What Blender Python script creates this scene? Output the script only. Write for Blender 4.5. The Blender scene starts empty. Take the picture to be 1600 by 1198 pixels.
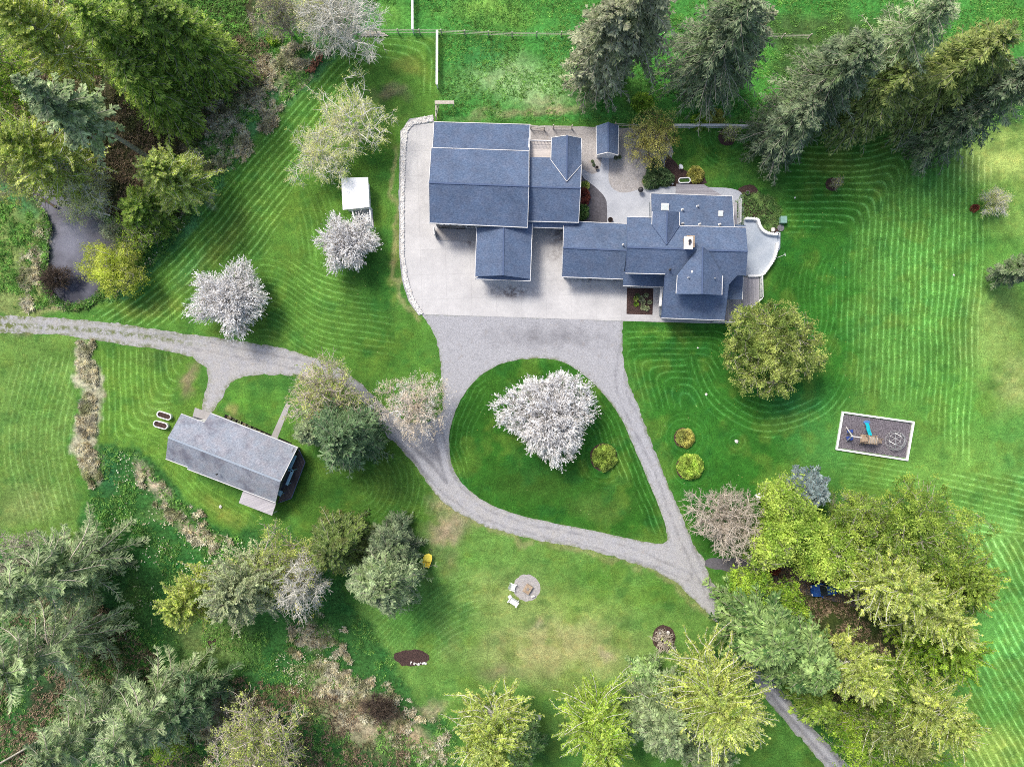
import bpy, bmesh, math, random
import numpy as np
from mathutils import Vector, Matrix
from mathutils.geometry import delaunay_2d_cdt

# ------------------------------------------------------------------ camera, world, sun, exposure
H, S, CX, CY = 93.0, 11.4, 800.0, 599.0      # camera height (m), photo pixels per metre on the ground, photo centre
scn = bpy.context.scene
COL = scn.collection
cam_d = bpy.data.cameras.new("camera")
cam = bpy.data.objects.new("camera", cam_d); COL.objects.link(cam)
cam.location = (0, 0, H); cam.rotation_euler = (0, 0, 0)
cam_d.sensor_fit = 'HORIZONTAL'
cam_d.angle = 2 * math.atan((800 / S) / H)
cam_d.clip_start = 0.5; cam_d.clip_end = 6000
scn.camera = cam
SUN_EL, SUN_AZ = math.radians(52), math.radians(-38)   # azimuth from +y, clockwise: light from the upper left
w = bpy.data.worlds.new("World"); scn.world = w; w.use_nodes = True
wn = w.node_tree.nodes; wl = w.node_tree.links
for n in list(wn): wn.remove(n)
sky = wn.new('ShaderNodeTexSky'); sky.sky_type = 'NISHITA'; sky.sun_disc = False
sky.sun_elevation = SUN_EL; sky.sun_rotation = SUN_AZ
sky.air_density = 1.0; sky.dust_density = 4.0; sky.ozone_density = 1.0
bg = wn.new('ShaderNodeBackground'); bg.inputs[1].default_value = 0.15
wo = wn.new('ShaderNodeOutputWorld')
wl.new(sky.outputs[0], bg.inputs[0]); wl.new(bg.outputs[0], wo.inputs[0])
sd_ = bpy.data.lights.new("sun", 'SUN'); sd_.energy = 2.1; sd_.angle = math.radians(15); sd_.color = (1.0, 0.95, 0.87)
sun = bpy.data.objects.new("sun", sd_); COL.objects.link(sun)
dv = Vector((math.sin(SUN_AZ) * math.cos(SUN_EL), math.cos(SUN_AZ) * math.cos(SUN_EL), math.sin(SUN_EL)))
sun.rotation_euler = dv.to_track_quat('Z', 'Y').to_euler()
sun.location = (0, 0, 60)
scn.view_settings.view_transform = 'Standard'; scn.view_settings.look = 'None'
scn.view_settings.exposure = 0.38; scn.view_settings.gamma = 1.0
scn.cycles.max_bounces = 7; scn.cycles.diffuse_bounces = 4; scn.cycles.transmission_bounces = 4
scn.cycles.transparent_max_bounces = 4; scn.cycles.use_adaptive_sampling = True
scn.cycles.filter_width = 0.95; scn.cycles.use_denoising = False

GAIN = 1.25
def s2l(c):
    c = c / 255.0
    return c / 12.92 if c <= 0.04045 else ((c + 0.055) / 1.055) ** 2.4
def A(r, g, b, k=1.0):
    return tuple(min(0.92, s2l(v) / GAIN * k) for v in (r, g, b))

# ------------------------------------------------------------------ photo pixel -> world
def XY(px, py, z=0.0):
    f = (H - z) / H / S
    return ((px - CX) * f, -(py - CY) * f)
def W(px, py, z=0.0):
    x, y = XY(px, py, z); return Vector((x, y, z))

# ------------------------------------------------------------------ object helpers
def tag(o, label=None, cat=None, group=None, kind=None):
    if label: o['label'] = label
    if cat: o['category'] = cat
    if group: o['group'] = group
    if kind: o['kind'] = kind
    return o
def empty(name, loc=(0, 0, 0), rz=0.0, label=None, cat=None, group=None):
    o = bpy.data.objects.new(name, None); COL.objects.link(o)
    o.location = loc; o.rotation_euler = (0, 0, rz); o.empty_display_size = 0.2
    return tag(o, label, cat, group)
def link_mesh(name, me, mat, parent=None):
    if mat: me.materials.append(mat)
    o = bpy.data.objects.new(name, me); COL.objects.link(o)
    if parent is not None: o.parent = parent
    return o
def np_mesh(name, V, F, mat, parent=None, tint=None, smooth=False):
    """F: (m,k) int array of equal-size faces"""
    V = np.asarray(V, np.float32); F = np.asarray(F, np.int32)
    me = bpy.data.meshes.new(name)
    me.vertices.add(len(V)); me.vertices.foreach_set('co', V.ravel())
    k = F.shape[1]
    me.loops.add(F.size); me.loops.foreach_set('vertex_index', F.ravel())
    me.polygons.add(len(F)); me.polygons.foreach_set('loop_start', np.arange(0, F.size, k, dtype=np.int32))
    if smooth: me.polygons.foreach_set('use_smooth', np.ones(len(F), bool))
    if tint is not None:
        at = me.attributes.new('tint', 'FLOAT', 'POINT'); at.data.foreach_set('value', np.asarray(tint, np.float32).ravel())
    me.update(calc_edges=True)
    return link_mesh(name, me, mat, parent)

class MB:
    """collects simple solids, links them as one mesh object"""
    def __init__(s): s.v = []; s.f = []
    def add(s, vs, fs):
        b = len(s.v); s.v += [tuple(v) for v in vs]; s.f += [tuple(i + b for i in f) for f in fs]
    def box(s, c, size, rz=0.0, M=None):
        sx, sy, sz = size[0] / 2, size[1] / 2, size[2] / 2
        R = Matrix.Rotation(rz, 3, 'Z'); c = Vector(c)
        vs = []
        for z in (-sz, sz):
            for x, y in ((-sx, -sy), (sx, -sy), (sx, sy), (-sx, sy)):
                p = R @ Vector((x, y, z)) + c
                vs.append(M @ p if M else p)
        s.add(vs, [(3, 2, 1, 0), (4, 5, 6, 7), (0, 1, 5, 4), (1, 2, 6, 5), (2, 3, 7, 6), (3, 0, 4, 7)])
        return s
    def bar(s, p, q, wd, ht, up=Vector((0, 0, 1))):
        p = Vector(p); q = Vector(q); d = (q - p)
        if d.length < 1e-6: return s
        d.normalize()
        if abs(d.dot(up)) > 0.99: up = Vector((1, 0, 0))
        x = d.cross(up).normalized() * wd / 2; y = x.cross(d).normalized() * ht / 2
        vs = [a + sx * x + sy * y for a in (p, q) for sx, sy in ((-1, -1), (1, -1), (1, 1), (-1, 1))]
        s.add(vs, [(0, 1, 2, 3), (7, 6, 5, 4), (0, 4, 5, 1), (1, 5, 6, 2), (2, 6, 7, 3), (3, 7, 4, 0)])
        return s
    def tube(s, pts, r, n=8, cap=True):
        pts = [Vector(p) for p in pts]; rr = r if isinstance(r, (list, tuple)) else [r] * len(pts)
        b = len(s.v)
        for i, p in enumerate(pts):
            d = (pts[min(i + 1, len(pts) - 1)] - pts[max(i - 1, 0)]).normalized()
            u = Vector((0, 0, 1)) if abs(d.z) < 0.9 else Vector((1, 0, 0))
            x = d.cross(u).normalized(); y = x.cross(d)
            for k in range(n):
                a = 2 * math.pi * k / n
                s.v.append(tuple(p + (x * math.cos(a) + y * math.sin(a)) * rr[i]))
        for i in range(len(pts) - 1):
            for k in range(n):
                a = b + i * n + k; c = b + i * n + (k + 1) % n
                s.f.append((a, c, c + n, a + n))
        if cap:
            s.f.append(tuple(b + k for k in reversed(range(n))))
            s.f.append(tuple(b + (len(pts) - 1) * n + k for k in range(n)))
        return s
    def lathe(s, prof, c=(0, 0, 0), n=20, sx=1.0, sy=1.0, rz=0.0):
        """prof: [(r,z)...] bottom to top; capped if r>0 at ends"""
        b = len(s.v); c = Vector(c)
        for r, z in prof:
            for k in range(n):
                a = 2 * math.pi * k / n
                x, y = r * sx * math.cos(a), r * sy * math.sin(a)
                s.v.append((c.x + x * math.cos(rz) - y * math.sin(rz), c.y + x * math.sin(rz) + y * math.cos(rz), c.z + z))
        m = len(prof)
        for i in range(m - 1):
            for k in range(n):
                a = b + i * n + k; d = b + i * n + (k + 1) % n
                s.f.append((a, d, d + n, a + n))
        s.f.append(tuple(b + k for k in reversed(range(n))))
        s.f.append(tuple(b + (m - 1) * n + k for k in range(n)))
        return s
    def prism(s, pts, dz):
        """pts: top polygon (any winding), extruded down by dz"""
        pts = [Vector(p) for p in pts]
        nz = sum((pts[i].x * pts[(i + 1) % len(pts)].y - pts[(i + 1) % len(pts)].x * pts[i].y) for i in range(len(pts)))
        if nz < 0: pts = pts[::-1]
        n = len(pts)
        vs = pts + [p - Vector((0, 0, dz)) for p in pts]
        fs = [tuple(range(n)), tuple(reversed(range(n, 2 * n)))]
        fs += [(i + n, (i + 1) % n + n, (i + 1) % n, i) for i in range(n)]
        s.add(vs, fs); return s
    def hull(s, vs, fs): s.add(vs, fs); return s
    def build(s, name, mat, parent=None, smooth=False, bevel=0.0):
        me = bpy.data.meshes.new(name); me.from_pydata(s.v, [], s.f)
        if smooth:
            me.polygons.foreach_set('use_smooth', [True] * len(me.polygons))
        me.update()
        o = link_mesh(name, me, mat, parent)
        if bevel:
            m = o.modifiers.new('bevel', 'BEVEL'); m.width = bevel; m.segments = 2; m.limit_method = 'ANGLE'
        return o

def rel(root):
    """world point -> root local"""
    M = Matrix.Translation(root.location) @ root.rotation_euler.to_matrix().to_4x4()
    Mi = M.inverted()
    return lambda p: Mi @ Vector(p)

# ------------------------------------------------------------------ numpy noise and polygons
def vnoise(x, y, seed=0):
    xi = np.floor(x).astype(np.int64); yi = np.floor(y).astype(np.int64)
    fx = x - xi; fy = y - yi; fx = fx * fx * (3 - 2 * fx); fy = fy * fy * (3 - 2 * fy)
    def h(a, b):
        n = (a * 374761393 + b * 668265263 + seed * 1442695041) & 0x7fffffff
        n = ((n ^ (n >> 13)) * 1274126177) & 0x7fffffff
        return ((n ^ (n >> 16)) & 0xffff) / 65535.0
    return (h(xi, yi) * (1 - fx) + h(xi + 1, yi) * fx) * (1 - fy) + (h(xi, yi + 1) * (1 - fx) + h(xi + 1, yi + 1) * fx) * fy
def fbm(x, y, seed=0, o=4):
    t = 0; a = 0.5; k = 0
    for i in range(o):
        t = t + a * vnoise(x * 2 ** i + 17.3 * i, y * 2 ** i - 9.1 * i, seed + i); k += a; a *= 0.55
    return t / k
def pip(x, y, poly):
    ins = np.zeros(np.shape(x), bool); n = len(poly)
    for i in range(n):
        x1, y1 = poly[i][:2]; x2, y2 = poly[(i + 1) % n][:2]
        if y1 == y2: continue
        c = ((y1 > y) != (y2 > y)) & (x < (x2 - x1) * (y - y1) / (y2 - y1) + x1)
        ins ^= c
    return ins
def dline(x, y, pts, closed=False):
    d = np.full(np.shape(x), 1e9); m = len(pts) if closed else len(pts) - 1
    for i in range(m):
        x1, y1 = pts[i]; x2, y2 = pts[(i + 1) % len(pts)]
        ex, ey = x2 - x1, y2 - y1; L = ex * ex + ey * ey + 1e-9
        t = np.clip(((x - x1) * ex + (y - y1) * ey) / L, 0, 1)
        d = np.minimum(d, np.hypot(x - x1 - t * ex, y - y1 - t * ey))
    return d
def sdf(x, y, poly):
    return np.where(pip(x, y, poly), -1, 1) * dline(x, y, poly, True)
def sst(a, b, x):
    t = np.clip((x - a) / (b - a), 0, 1); return t * t * (3 - 2 * t)
def smooth_poly(pts, it=2, closed=True):
    for _ in range(it):
        q = []; n = len(pts)
        for i in range(n if closed else n - 1):
            a = pts[i]; b = pts[(i + 1) % n]
            q.append((a[0] * .75 + b[0] * .25, a[1] * .75 + b[1] * .25)); q.append((a[0] * .25 + b[0] * .75, a[1] * .25 + b[1] * .75))
        if not closed: q = [pts[0]] + q + [pts[-1]]
        pts = q
    return pts
def resample(poly, step, closed=True):
    out = []; n = len(poly)
    for i in range(n if closed else n - 1):
        a = poly[i]; b = poly[(i + 1) % n]; L = math.hypot(b[0] - a[0], b[1] - a[1]); k = max(1, int(L / step))
        for j in range(k): out.append((a[0] + (b[0] - a[0]) * j / k, a[1] + (b[1] - a[1]) * j / k))
    return out
def jitter(poly, amp, scale=0.12, seed=3):
    P = np.array(poly); n = len(P)
    nx = fbm(P[:, 0] * scale, P[:, 1] * scale, seed) - .5; ny = fbm(P[:, 0] * scale + 50, P[:, 1] * scale + 50, seed) - .5
    return [(P[i, 0] + nx[i] * 2 * amp, P[i, 1] + ny[i] * 2 * amp) for i in range(n)]

# ------------------------------------------------------------------ materials
def nmat(name):
    m = bpy.data.materials.new(name); m.use_nodes = True
    nt = m.node_tree; b = nt.nodes['Principled BSDF']
    return m, nt, b
def nd(nt, t, **kw):
    n = nt.nodes.new(t)
    for k, v in kw.items(): setattr(n, k, v)
    return n
def math_n(nt, op, a, b=None, c=None, clamp=False):
    n = nt.nodes.new('ShaderNodeMath'); n.operation = op; n.use_clamp = clamp
    for i, v in enumerate((a, b, c)):
        if v is None: continue
        if isinstance(v, (int, float)): n.inputs[i].default_value = v
        else: nt.links.new(v, n.inputs[i])
    return n.outputs[0]
def mixc(nt, fac, a, b, mode='MIX'):
    n = nt.nodes.new('ShaderNodeMix'); n.data_type = 'RGBA'; n.blend_type = mode; n.clamp_factor = True
    for i, v in ((0, fac), (6, a), (7, b)):
        if isinstance(v, (int, float)): n.inputs[i].default_value = v
        elif isinstance(v, tuple): n.inputs[i].default_value = (*v[:3], 1)
        else: nt.links.new(v, n.inputs[i])
    return n.outputs[2]
def ramp(nt, x, lo, hi, a=0.0, b=1.0):
    n = nt.nodes.new('ShaderNodeMapRange'); n.inputs[1].default_value = lo; n.inputs[2].default_value = hi
    n.inputs[3].default_value = a; n.inputs[4].default_value = b; nt.links.new(x, n.inputs[0]); return n.outputs[0]
def noise(nt, co, scale, detail=3, rough=0.55, dist=0.0):
    n = nt.nodes.new('ShaderNodeTexNoise'); n.inputs['Scale'].default_value = scale
    n.inputs['Detail'].default_value = detail; n.inputs['Roughness'].default_value = rough
    n.inputs['Distortion'].default_value = dist
    if co is not None: nt.links.new(co, n.inputs['Vector'])
    return n.outputs[0]
def scalec(nt, co, sx, sy, sz, rz=0.0):
    n = nt.nodes.new('ShaderNodeMapping'); n.inputs['Scale'].default_value = (sx, sy, sz); n.inputs['Rotation'].default_value = (0, 0, rz)
    nt.links.new(co, n.inputs['Vector']); return n.outputs[0]
def wcoord(nt): return nt.nodes.new('ShaderNodeNewGeometry').outputs['Position']
def bump(nt, b, h, strength=0.4, dist=0.05):
    n = nt.nodes.new('ShaderNodeBump'); n.inputs['Strength'].default_value = strength; n.inputs['Distance'].default_value = dist
    nt.links.new(h, n.inputs['Height']); nt.links.new(n.outputs[0], b.inputs['Normal'])
def mottled(name, c1, c2, scale=6, rough=0.8, fine=None, fscale=40, bs=0.3, bd=0.02, spec=0.3, metal=0.0):
    m, nt, b = nmat(name); co = wcoord(nt)
    n1 = ramp(nt, noise(nt, co, scale, 4), 0.35, 0.65)
    col = mixc(nt, n1, c1, c2)
    n2 = noise(nt, co, fscale, 2)
    col = mixc(nt, fine if fine is not None else 0.35, col, ramp_col(nt, n2), 'MULTIPLY')
    nt.links.new(col, b.inputs['Base Color']); b.inputs['Roughness'].default_value = rough
    b.inputs['Specular IOR Level'].default_value = spec; b.inputs['Metallic'].default_value = metal
    if bs: bump(nt, b, n2, bs, bd)
    return m
def ramp_col(nt, x, lo=0.3, hi=0.7, a=0.35, b=1.45):
    v = ramp(nt, x, lo, hi, a, b)
    n = nt.nodes.new('ShaderNodeCombineColor')
    for i in range(3): nt.links.new(v, n.inputs[i])
    return n.outputs[0]
def plain(name, c, rough=0.5, metal=0.0, spec=0.4):
    m, nt, b = nmat(name); co = wcoord(nt)
    n = ramp(nt, noise(nt, co, 3.0, 4), 0.3, 0.7, 0.88, 1.08)
    cc = nt.nodes.new('ShaderNodeCombineColor')
    for i in range(3): nt.links.new(n, cc.inputs[i])
    nt.links.new(mixc(nt, 1.0, c, cc.outputs[0], 'MULTIPLY'), b.inputs['Base Color'])
    b.inputs['Roughness'].default_value = rough; b.inputs['Metallic'].default_value = metal
    b.inputs['Specular IOR Level'].default_value = spec
    return m
def leafmat(name, c1, c2, c3=None, trans=0.3, rough=0.6):
    """leaf colour varies leaf by leaf and clump by clump"""
    m, nt, b = nmat(name)
    at = nd(nt, 'ShaderNodeAttribute', attribute_name='tint')
    col = mixc(nt, at.outputs['Fac'], c1, c2)
    if c3: col = mixc(nt, ramp(nt, noise(nt, wcoord(nt), 0.35, 2), 0.5, 0.68, 0, 0.8), col, c3)
    v = ramp(nt, noise(nt, wcoord(nt), 1.3, 3), 0.3, 0.7, 0.5, 1.45)
    cc = nt.nodes.new('ShaderNodeCombineColor')
    for i in range(3): nt.links.new(v, cc.inputs[i])
    col = mixc(nt, 1.0, col, cc.outputs[0], 'MULTIPLY')
    nt.links.new(col, b.inputs['Base Color']); b.inputs['Roughness'].default_value = rough
    b.inputs['Specular IOR Level'].default_value = 0.25
    if trans:
        t = nt.nodes.new('ShaderNodeBsdfTranslucent'); nt.links.new(col, t.inputs[0])
        mx = nt.nodes.new('ShaderNodeMixShader'); mx.inputs[0].default_value = trans
        nt.links.new(b.outputs[0], mx.inputs[1]); nt.links.new(t.outputs[0], mx.inputs[2])
        nt.links.new(mx.outputs[0], nt.nodes['Material Output'].inputs[0])
    return m

M = {}
M['white'] = plain('white_paint', (0.86, 0.86, 0.86), 0.6)
M['trim'] = plain('white_trim', (0.68, 0.68, 0.67), 0.5)
M['siding'] = plain('grey_siding', A(150, 158, 165), 0.7)
M['siding_dark'] = plain('dark_siding', A(110, 112, 118), 0.7)
M['glass'] = plain('window_glass', (0.03, 0.04, 0.05), 0.08, 0.0, 0.8)
M['dark'] = plain('dark_door', (0.09, 0.085, 0.08), 0.5)
M['metal'] = plain('grey_metal', (0.4, 0.41, 0.42), 0.35, 0.8)
M['galv'] = plain('galvanised_steel', (0.6, 0.6, 0.6), 0.4, 0.5)
M['black'] = plain('black_metal', (0.03, 0.03, 0.033), 0.45)
M['wood_pale'] = mottled('weathered_wood', A(228, 220, 206), A(196, 186, 172), 5, 0.8, 0.3, 30)
M['wood'] = mottled('brown_wood', A(120, 95, 75), A(90, 70, 55), 5, 0.8, 0.3, 30)
M['wood_tan'] = mottled('tan_wood', A(205, 185, 160), A(170, 145, 120), 5, 0.75, 0.3, 30)
M['bark'] = mottled('pale_bark', A(214, 208, 190), A(166, 158, 142), 3, 0.9, 0.4, 25)
M['bark_white'] = mottled('white_bark', A(252, 250, 240, 1.15), A(228, 224, 208), 3, 0.85, 0.3, 25)
M['bark_beige'] = mottled('beige_bark', A(240, 230, 214), A(206, 192, 174), 3, 0.85, 0.3, 25)
M['bark_brown'] = mottled('brown_bark', A(120, 105, 92), A(84, 72, 62), 3, 0.9, 0.4, 25)
M['mulch'] = mottled('bark_mulch', A(104, 82, 76), A(62, 48, 46), 9, 0.95, 0.75, 14, 0.8, 0.05)
M['mulch_black'] = mottled('black_mulch', A(48, 44, 44), A(30, 28, 28), 9, 0.95, 0.6, 14, 0.8, 0.05)
M['playmulch'] = mottled('playground_mulch', A(148, 142, 148), A(98, 92, 100), 7, 0.95, 0.75, 9, 0.8, 0.05)
M['rock'] = mottled('white_stone', A(252, 250, 246, 1.1), A(222, 218, 212), 3, 0.8, 0.3, 20)
M['rock_grey'] = mottled('grey_stone', A(160, 156, 152), A(116, 112, 108), 3, 0.85, 0.3, 20)

def shingles(name, c1, c2, stain=None, rz=math.radians(-1.9)):
    m, nt, b = nmat(name); co = scalec(nt, wcoord(nt), 1, 1, 1, rz)
    sc = scalec(nt, co, 1.0, 2.3, 2.3)
    tab = noise(nt, sc, 4.2, 3, 0.6)                       # individual tabs
    col = mixc(nt, ramp(nt, tab, 0.36, 0.64), c1, c2)
    big = noise(nt, co, 0.35, 5, 0.65)
    col = mixc(nt, 0.6, col, ramp_col(nt, big, 0.3, 0.7, 0.72, 1.28), 'MULTIPLY')
    hu = ramp(nt, noise(nt, co, 0.9, 4, 0.6), 0.4, 0.62)
    col = mixc(nt, math_n(nt, 'MULTIPLY', hu, 0.5), col, mixc(nt, 1.0, col, (1.16, 0.98, 0.9), 'MULTIPLY'))
    strk = ramp(nt, noise(nt, scalec(nt, co, 0.9, 3.6, 3.6), 1.6, 4, 0.7), 0.56, 0.66, 0, 0.4)
    col = mixc(nt, strk, col, tuple(v * 0.62 for v in c1))
    sp = ramp(nt, noise(nt, scalec(nt, co, 1.2, 3, 3), 6.5, 1), 0.68, 0.76, 0, 0.5)
    col = mixc(nt, sp, col, tuple(min(1, v * 2.3) for v in c2))
    dk = ramp(nt, noise(nt, scalec(nt, co, 1.0, 2.6, 2.6), 5.1, 1), 0.34, 0.27, 0, 0.55)
    col = mixc(nt, dk, col, tuple(v * 0.45 for v in c1))
    if stain:
        s1 = ramp(nt, noise(nt, scalec(nt, co, 1, 1, 1), 0.42, 5, 0.65), 0.52, 0.66, 0, 0.75)
        col = mixc(nt, s1, col, stain)
    nt.links.new(col, b.inputs['Base Color']); b.inputs['Roughness'].default_value = 0.88
    b.inputs['Specular IOR Level'].default_value = 0.25
    wv = nd(nt, 'ShaderNodeTexWave', wave_type='BANDS', bands_direction='Y', wave_profile='SAW')
    wv.inputs['Scale'].default_value = 2.2; wv.inputs['Distortion'].default_value = 0.4
    nt.links.new(co, wv.inputs['Vector'])
    bump(nt, b, math_n(nt, 'ADD', math_n(nt, 'MULTIPLY', wv.outputs['Fac'], 0.6), tab), 0.25, 0.03)
    return m
M['roof'] = shingles('blue_grey_shingles', A(84, 103, 133), A(114, 133, 162))
M['roof_guest'] = shingles('weathered_grey_shingles', A(140, 148, 162), A(176, 184, 196), A(112, 110, 124), math.radians(-22))
M['ridge'] = plain('ridge_cap', A(92, 110, 144), 0.85)
M['ridge_guest'] = plain('ridge_cap_guest', A(172, 184, 198), 0.85)

def boards(name, c1, c2, pitch, rz, along='x'):
    m, nt, b = nmat(name); co = scalec(nt, wcoord(nt), 1, 1, 1, rz)
    sp = nt.nodes.new('ShaderNodeSeparateXYZ'); nt.links.new(co, sp.inputs[0])
    v = math_n(nt, 'DIVIDE', sp.outputs['Y' if along == 'x' else 'X'], pitch)
    fr = math_n(nt, 'FRACT', v); fl = math_n(nt, 'FLOOR', v)
    wn_ = nd(nt, 'ShaderNodeTexWhiteNoise', noise_dimensions='1D'); nt.links.new(fl, wn_.inputs['W'])
    col = mixc(nt, wn_.outputs['Value'], c1, c2)
    gap = ramp(nt, fr, 0.04, 0.1, 0.55, 1.0)
    cc = nt.nodes.new('ShaderNodeCombineColor')
    for i in range(3): nt.links.new(gap, cc.inputs[i])
    col = mixc(nt, 1.0, col, cc.outputs[0], 'MULTIPLY')
    col = mixc(nt, 0.3, col, ramp_col(nt, noise(nt, scalec(nt, co, 1, 6, 1), 1.5, 4), 0.3, 0.7, 0.7, 1.25), 'MULTIPLY')
    nt.links.new(col, b.inputs['Base Color']); b.inputs['Roughness'].default_value = 0.75
    bump(nt, b, gap, 0.3, 0.01)
    return m
M['deck'] = boards('deck_boards', A(186, 184, 190), A(160, 158, 166), 0.28, math.radians(-1.9))
M['deck_v'] = boards('deck_boards_long', A(186, 184, 190), A(160, 158, 166), 0.28, math.radians(-1.9), 'y')
M['deck_tan'] = boards('balcony_boards', A(226, 218, 212), A(206, 198, 194), 0.25, math.radians(-1.9))
M['deck_brown'] = boards('brown_deck_boards', A(104, 96, 98), A(78, 72, 76), 0.2, math.radians(-22), 'y')
M['panel'] = boards('ribbed_roof_panels', A(214, 210, 216), A(196, 192, 200), 0.3, math.radians(-22))

def concrete(name, c1, c2, joint=2.6, jc=0.8, rz=math.radians(-1.9), attr=False):
    m, nt, b = nmat(name); co = scalec(nt, wcoord(nt), 1, 1, 1, rz)
    col = mixc(nt, ramp(nt, noise(nt, co, 0.3, 5, 0.6), 0.35, 0.65), c1, c2)
    col = mixc(nt, 0.25, col, ramp_col(nt, noise(nt, co, 2.2, 5, 0.7), 0.3, 0.7, 0.7, 1.2), 'MULTIPLY')
    col = mixc(nt, 0.2, col, ramp_col(nt, noise(nt, co, 14, 2), 0.3, 0.7, 0.7, 1.25), 'MULTIPLY')
    if joint:
        sp = nt.nodes.new('ShaderNodeSeparateXYZ'); nt.links.new(co, sp.inputs[0])
        wob = math_n(nt, 'MULTIPLY', noise(nt, co, 0.8, 1), 0.02)
        ls = []
        for ax in ('X', 'Y'):
            f = math_n(nt, 'FRACT', math_n(nt, 'ADD', math_n(nt, 'DIVIDE', sp.outputs[ax], joint), wob))
            ls.append(ramp(nt, math_n(nt, 'ABSOLUTE', math_n(nt, 'SUBTRACT', f, 0.5)), 0.006, 0.014, 1, 0))
            f2 = math_n(nt, 'ABSOLUTE', math_n(nt, 'SUBTRACT', f, 0.5))
        jn = math_n(nt, 'MAXIMUM', ls[0], ls[1])
        col = mixc(nt, math_n(nt, 'MULTIPLY', jn, 1 - jc), col, (0.1, 0.1, 0.1))
    if attr:
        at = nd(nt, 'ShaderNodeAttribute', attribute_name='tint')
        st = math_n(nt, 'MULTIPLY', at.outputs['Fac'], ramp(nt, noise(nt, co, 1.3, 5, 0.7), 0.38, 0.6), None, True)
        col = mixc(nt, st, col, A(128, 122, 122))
    nt.links.new(col, b.inputs['Base Color']); b.inputs['Roughness'].default_value = 0.8
    b.inputs['Specular IOR Level'].default_value = 0.3
    return m
M['concrete'] = concrete('driveway_concrete', A(223, 222, 221), A(205, 204, 204), 3.4, 0.86, attr=True)
M['concrete_wet'] = concrete('path_concrete', A(212, 216, 223), A(190, 195, 204), 2.0, 0.85, math.radians(40))
M['patio'] = concrete('stamped_patio', A(200, 209, 219), A(174, 186, 200), 0, 1)
M['walk'] = concrete('walkway_concrete', A(196, 194, 194), A(176, 172, 170), 1.5, 0.8)

def gravelmat(name, c1, c2, c3, fs=9):
    m, nt, b = nmat(name); co = wcoord(nt)
    at = nd(nt, 'ShaderNodeAttribute', attribute_name='tint')
    n1 = noise(nt, co, 0.5, 6, 0.68)
    f = math_n(nt, 'ADD', math_n(nt, 'MULTIPLY', math_n(nt, 'SUBTRACT', n1, 0.45), 1.5), at.outputs['Fac'], None, True)
    col = mixc(nt, f, c1, c2)
    col = mixc(nt, ramp(nt, noise(nt, co, 1.2, 4), 0.58, 0.7, 0, 0.4), col, c3)
    wa = nd(nt, 'ShaderNodeAttribute', attribute_name='warm'); we = nd(nt, 'ShaderNodeAttribute', attribute_name='weed')
    col = mixc(nt, math_n(nt, 'MULTIPLY', wa.outputs['Fac'], ramp(nt, noise(nt, co, 0.8, 5, 0.7), 0.3, 0.6), None, True), col, mixc(nt, 1.0, col, (1.1, 1.06, 0.97), 'MULTIPLY'))
    wd = math_n(nt, 'MULTIPLY', we.outputs['Fac'], ramp(nt, noise(nt, co, 1.6, 6, 0.75), 0.42, 0.56), None, True)
    col = mixc(nt, wd, col, mixc(nt, noise(nt, co, 5.0, 2), A(74, 112, 46), A(140, 136, 92)))
    v = nd(nt, 'ShaderNodeTexVoronoi'); v.inputs['Scale'].default_value = fs; nt.links.new(co, v.inputs['Vector'])
    sc = nt.nodes.new('ShaderNodeSeparateColor'); nt.links.new(v.outputs['Color'], sc.inputs[0])
    col = mixc(nt, 0.5, col, ramp_col(nt, sc.outputs[0], 0, 1, 0.6, 1.35), 'MULTIPLY')
    dk = ramp(nt, noise(nt, co, 3.4, 2), 0.70, 0.78, 0, 0.6)
    col = mixc(nt, dk, col, tuple(x * 0.35 for x in c2))
    nt.links.new(col, b.inputs['Base Color']); b.inputs['Roughness'].default_value = 0.95
    b.inputs['Specular IOR Level'].default_value = 0.15
    bump(nt, b, v.outputs['Distance'], 0.5, 0.03)
    return m
M['gravel'] = gravelmat('driveway_gravel', A(182, 183, 188), A(122, 122, 128), A(166, 160, 156), 11)
M['gravel_light'] = gravelmat('courtyard_gravel', A(188, 184, 182), A(160, 155, 152), A(170, 158, 142), 9)
M['gravel_dark'] = gravelmat('dark_gravel', A(112, 110, 116), A(90, 88, 94), A(100, 86, 72), 6)
# ------------------------------------------------------------------ GROUND: one sheet, albedo by region, mower lines as a phase field
POND = smooth_poly([(38,284),(62,286),(92,276),(118,292),(142,322),(172,346),(192,372),(190,410),(168,440),(150,468),(128,477),(102,477),(84,466),(70,442),(73,402),(79,368),(76,340),(60,318),(42,302)])
POND = [(float(a), float(b)) for a, b in POND]
def grid_axis(lo, hi, step, far):
    mid = np.arange(lo, hi + step / 2, step); e = []; d = step * 2; x = hi
    while x < far: x += d; e.append(x); d *= 1.35
    e = np.array(e); return np.concatenate([-(e[::-1]) if abs(lo + hi) < 1e-6 else lo - (e[::-1] - hi), mid, e])
gx = grid_axis(-76.0, 76.0, 0.26, 1500.0); gy = grid_axis(-58.5, 58.5, 0.26, 1500.0)
GX, GY = np.meshgrid(gx, gy); PX = GX * S + CX; PY = CY - GY * S
CPX = np.clip(PX, -90, 1690); CPY = np.clip(PY, -90, 1290)
wx = CPX + (fbm(CPX * .02, CPY * .02, 5) - .5) * 46 + (fbm(CPX * .11, CPY * .11, 8) - .5) * 14
wy = CPY + (fbm(CPX * .02 + 40, CPY * .02, 6) - .5) * 46 + (fbm(CPX * .11 + 9, CPY * .11, 9) - .5) * 14
base = np.zeros(PX.shape + (3,))
def setc(mask, c):
    global base
    base = base * (1 - mask[..., None]) + np.array(c) * mask[..., None]
rough = np.zeros(PX.shape)          # 0 = mown lawn, 1 = wild ground
setc(np.ones(PX.shape), A(76, 132, 44))
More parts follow.
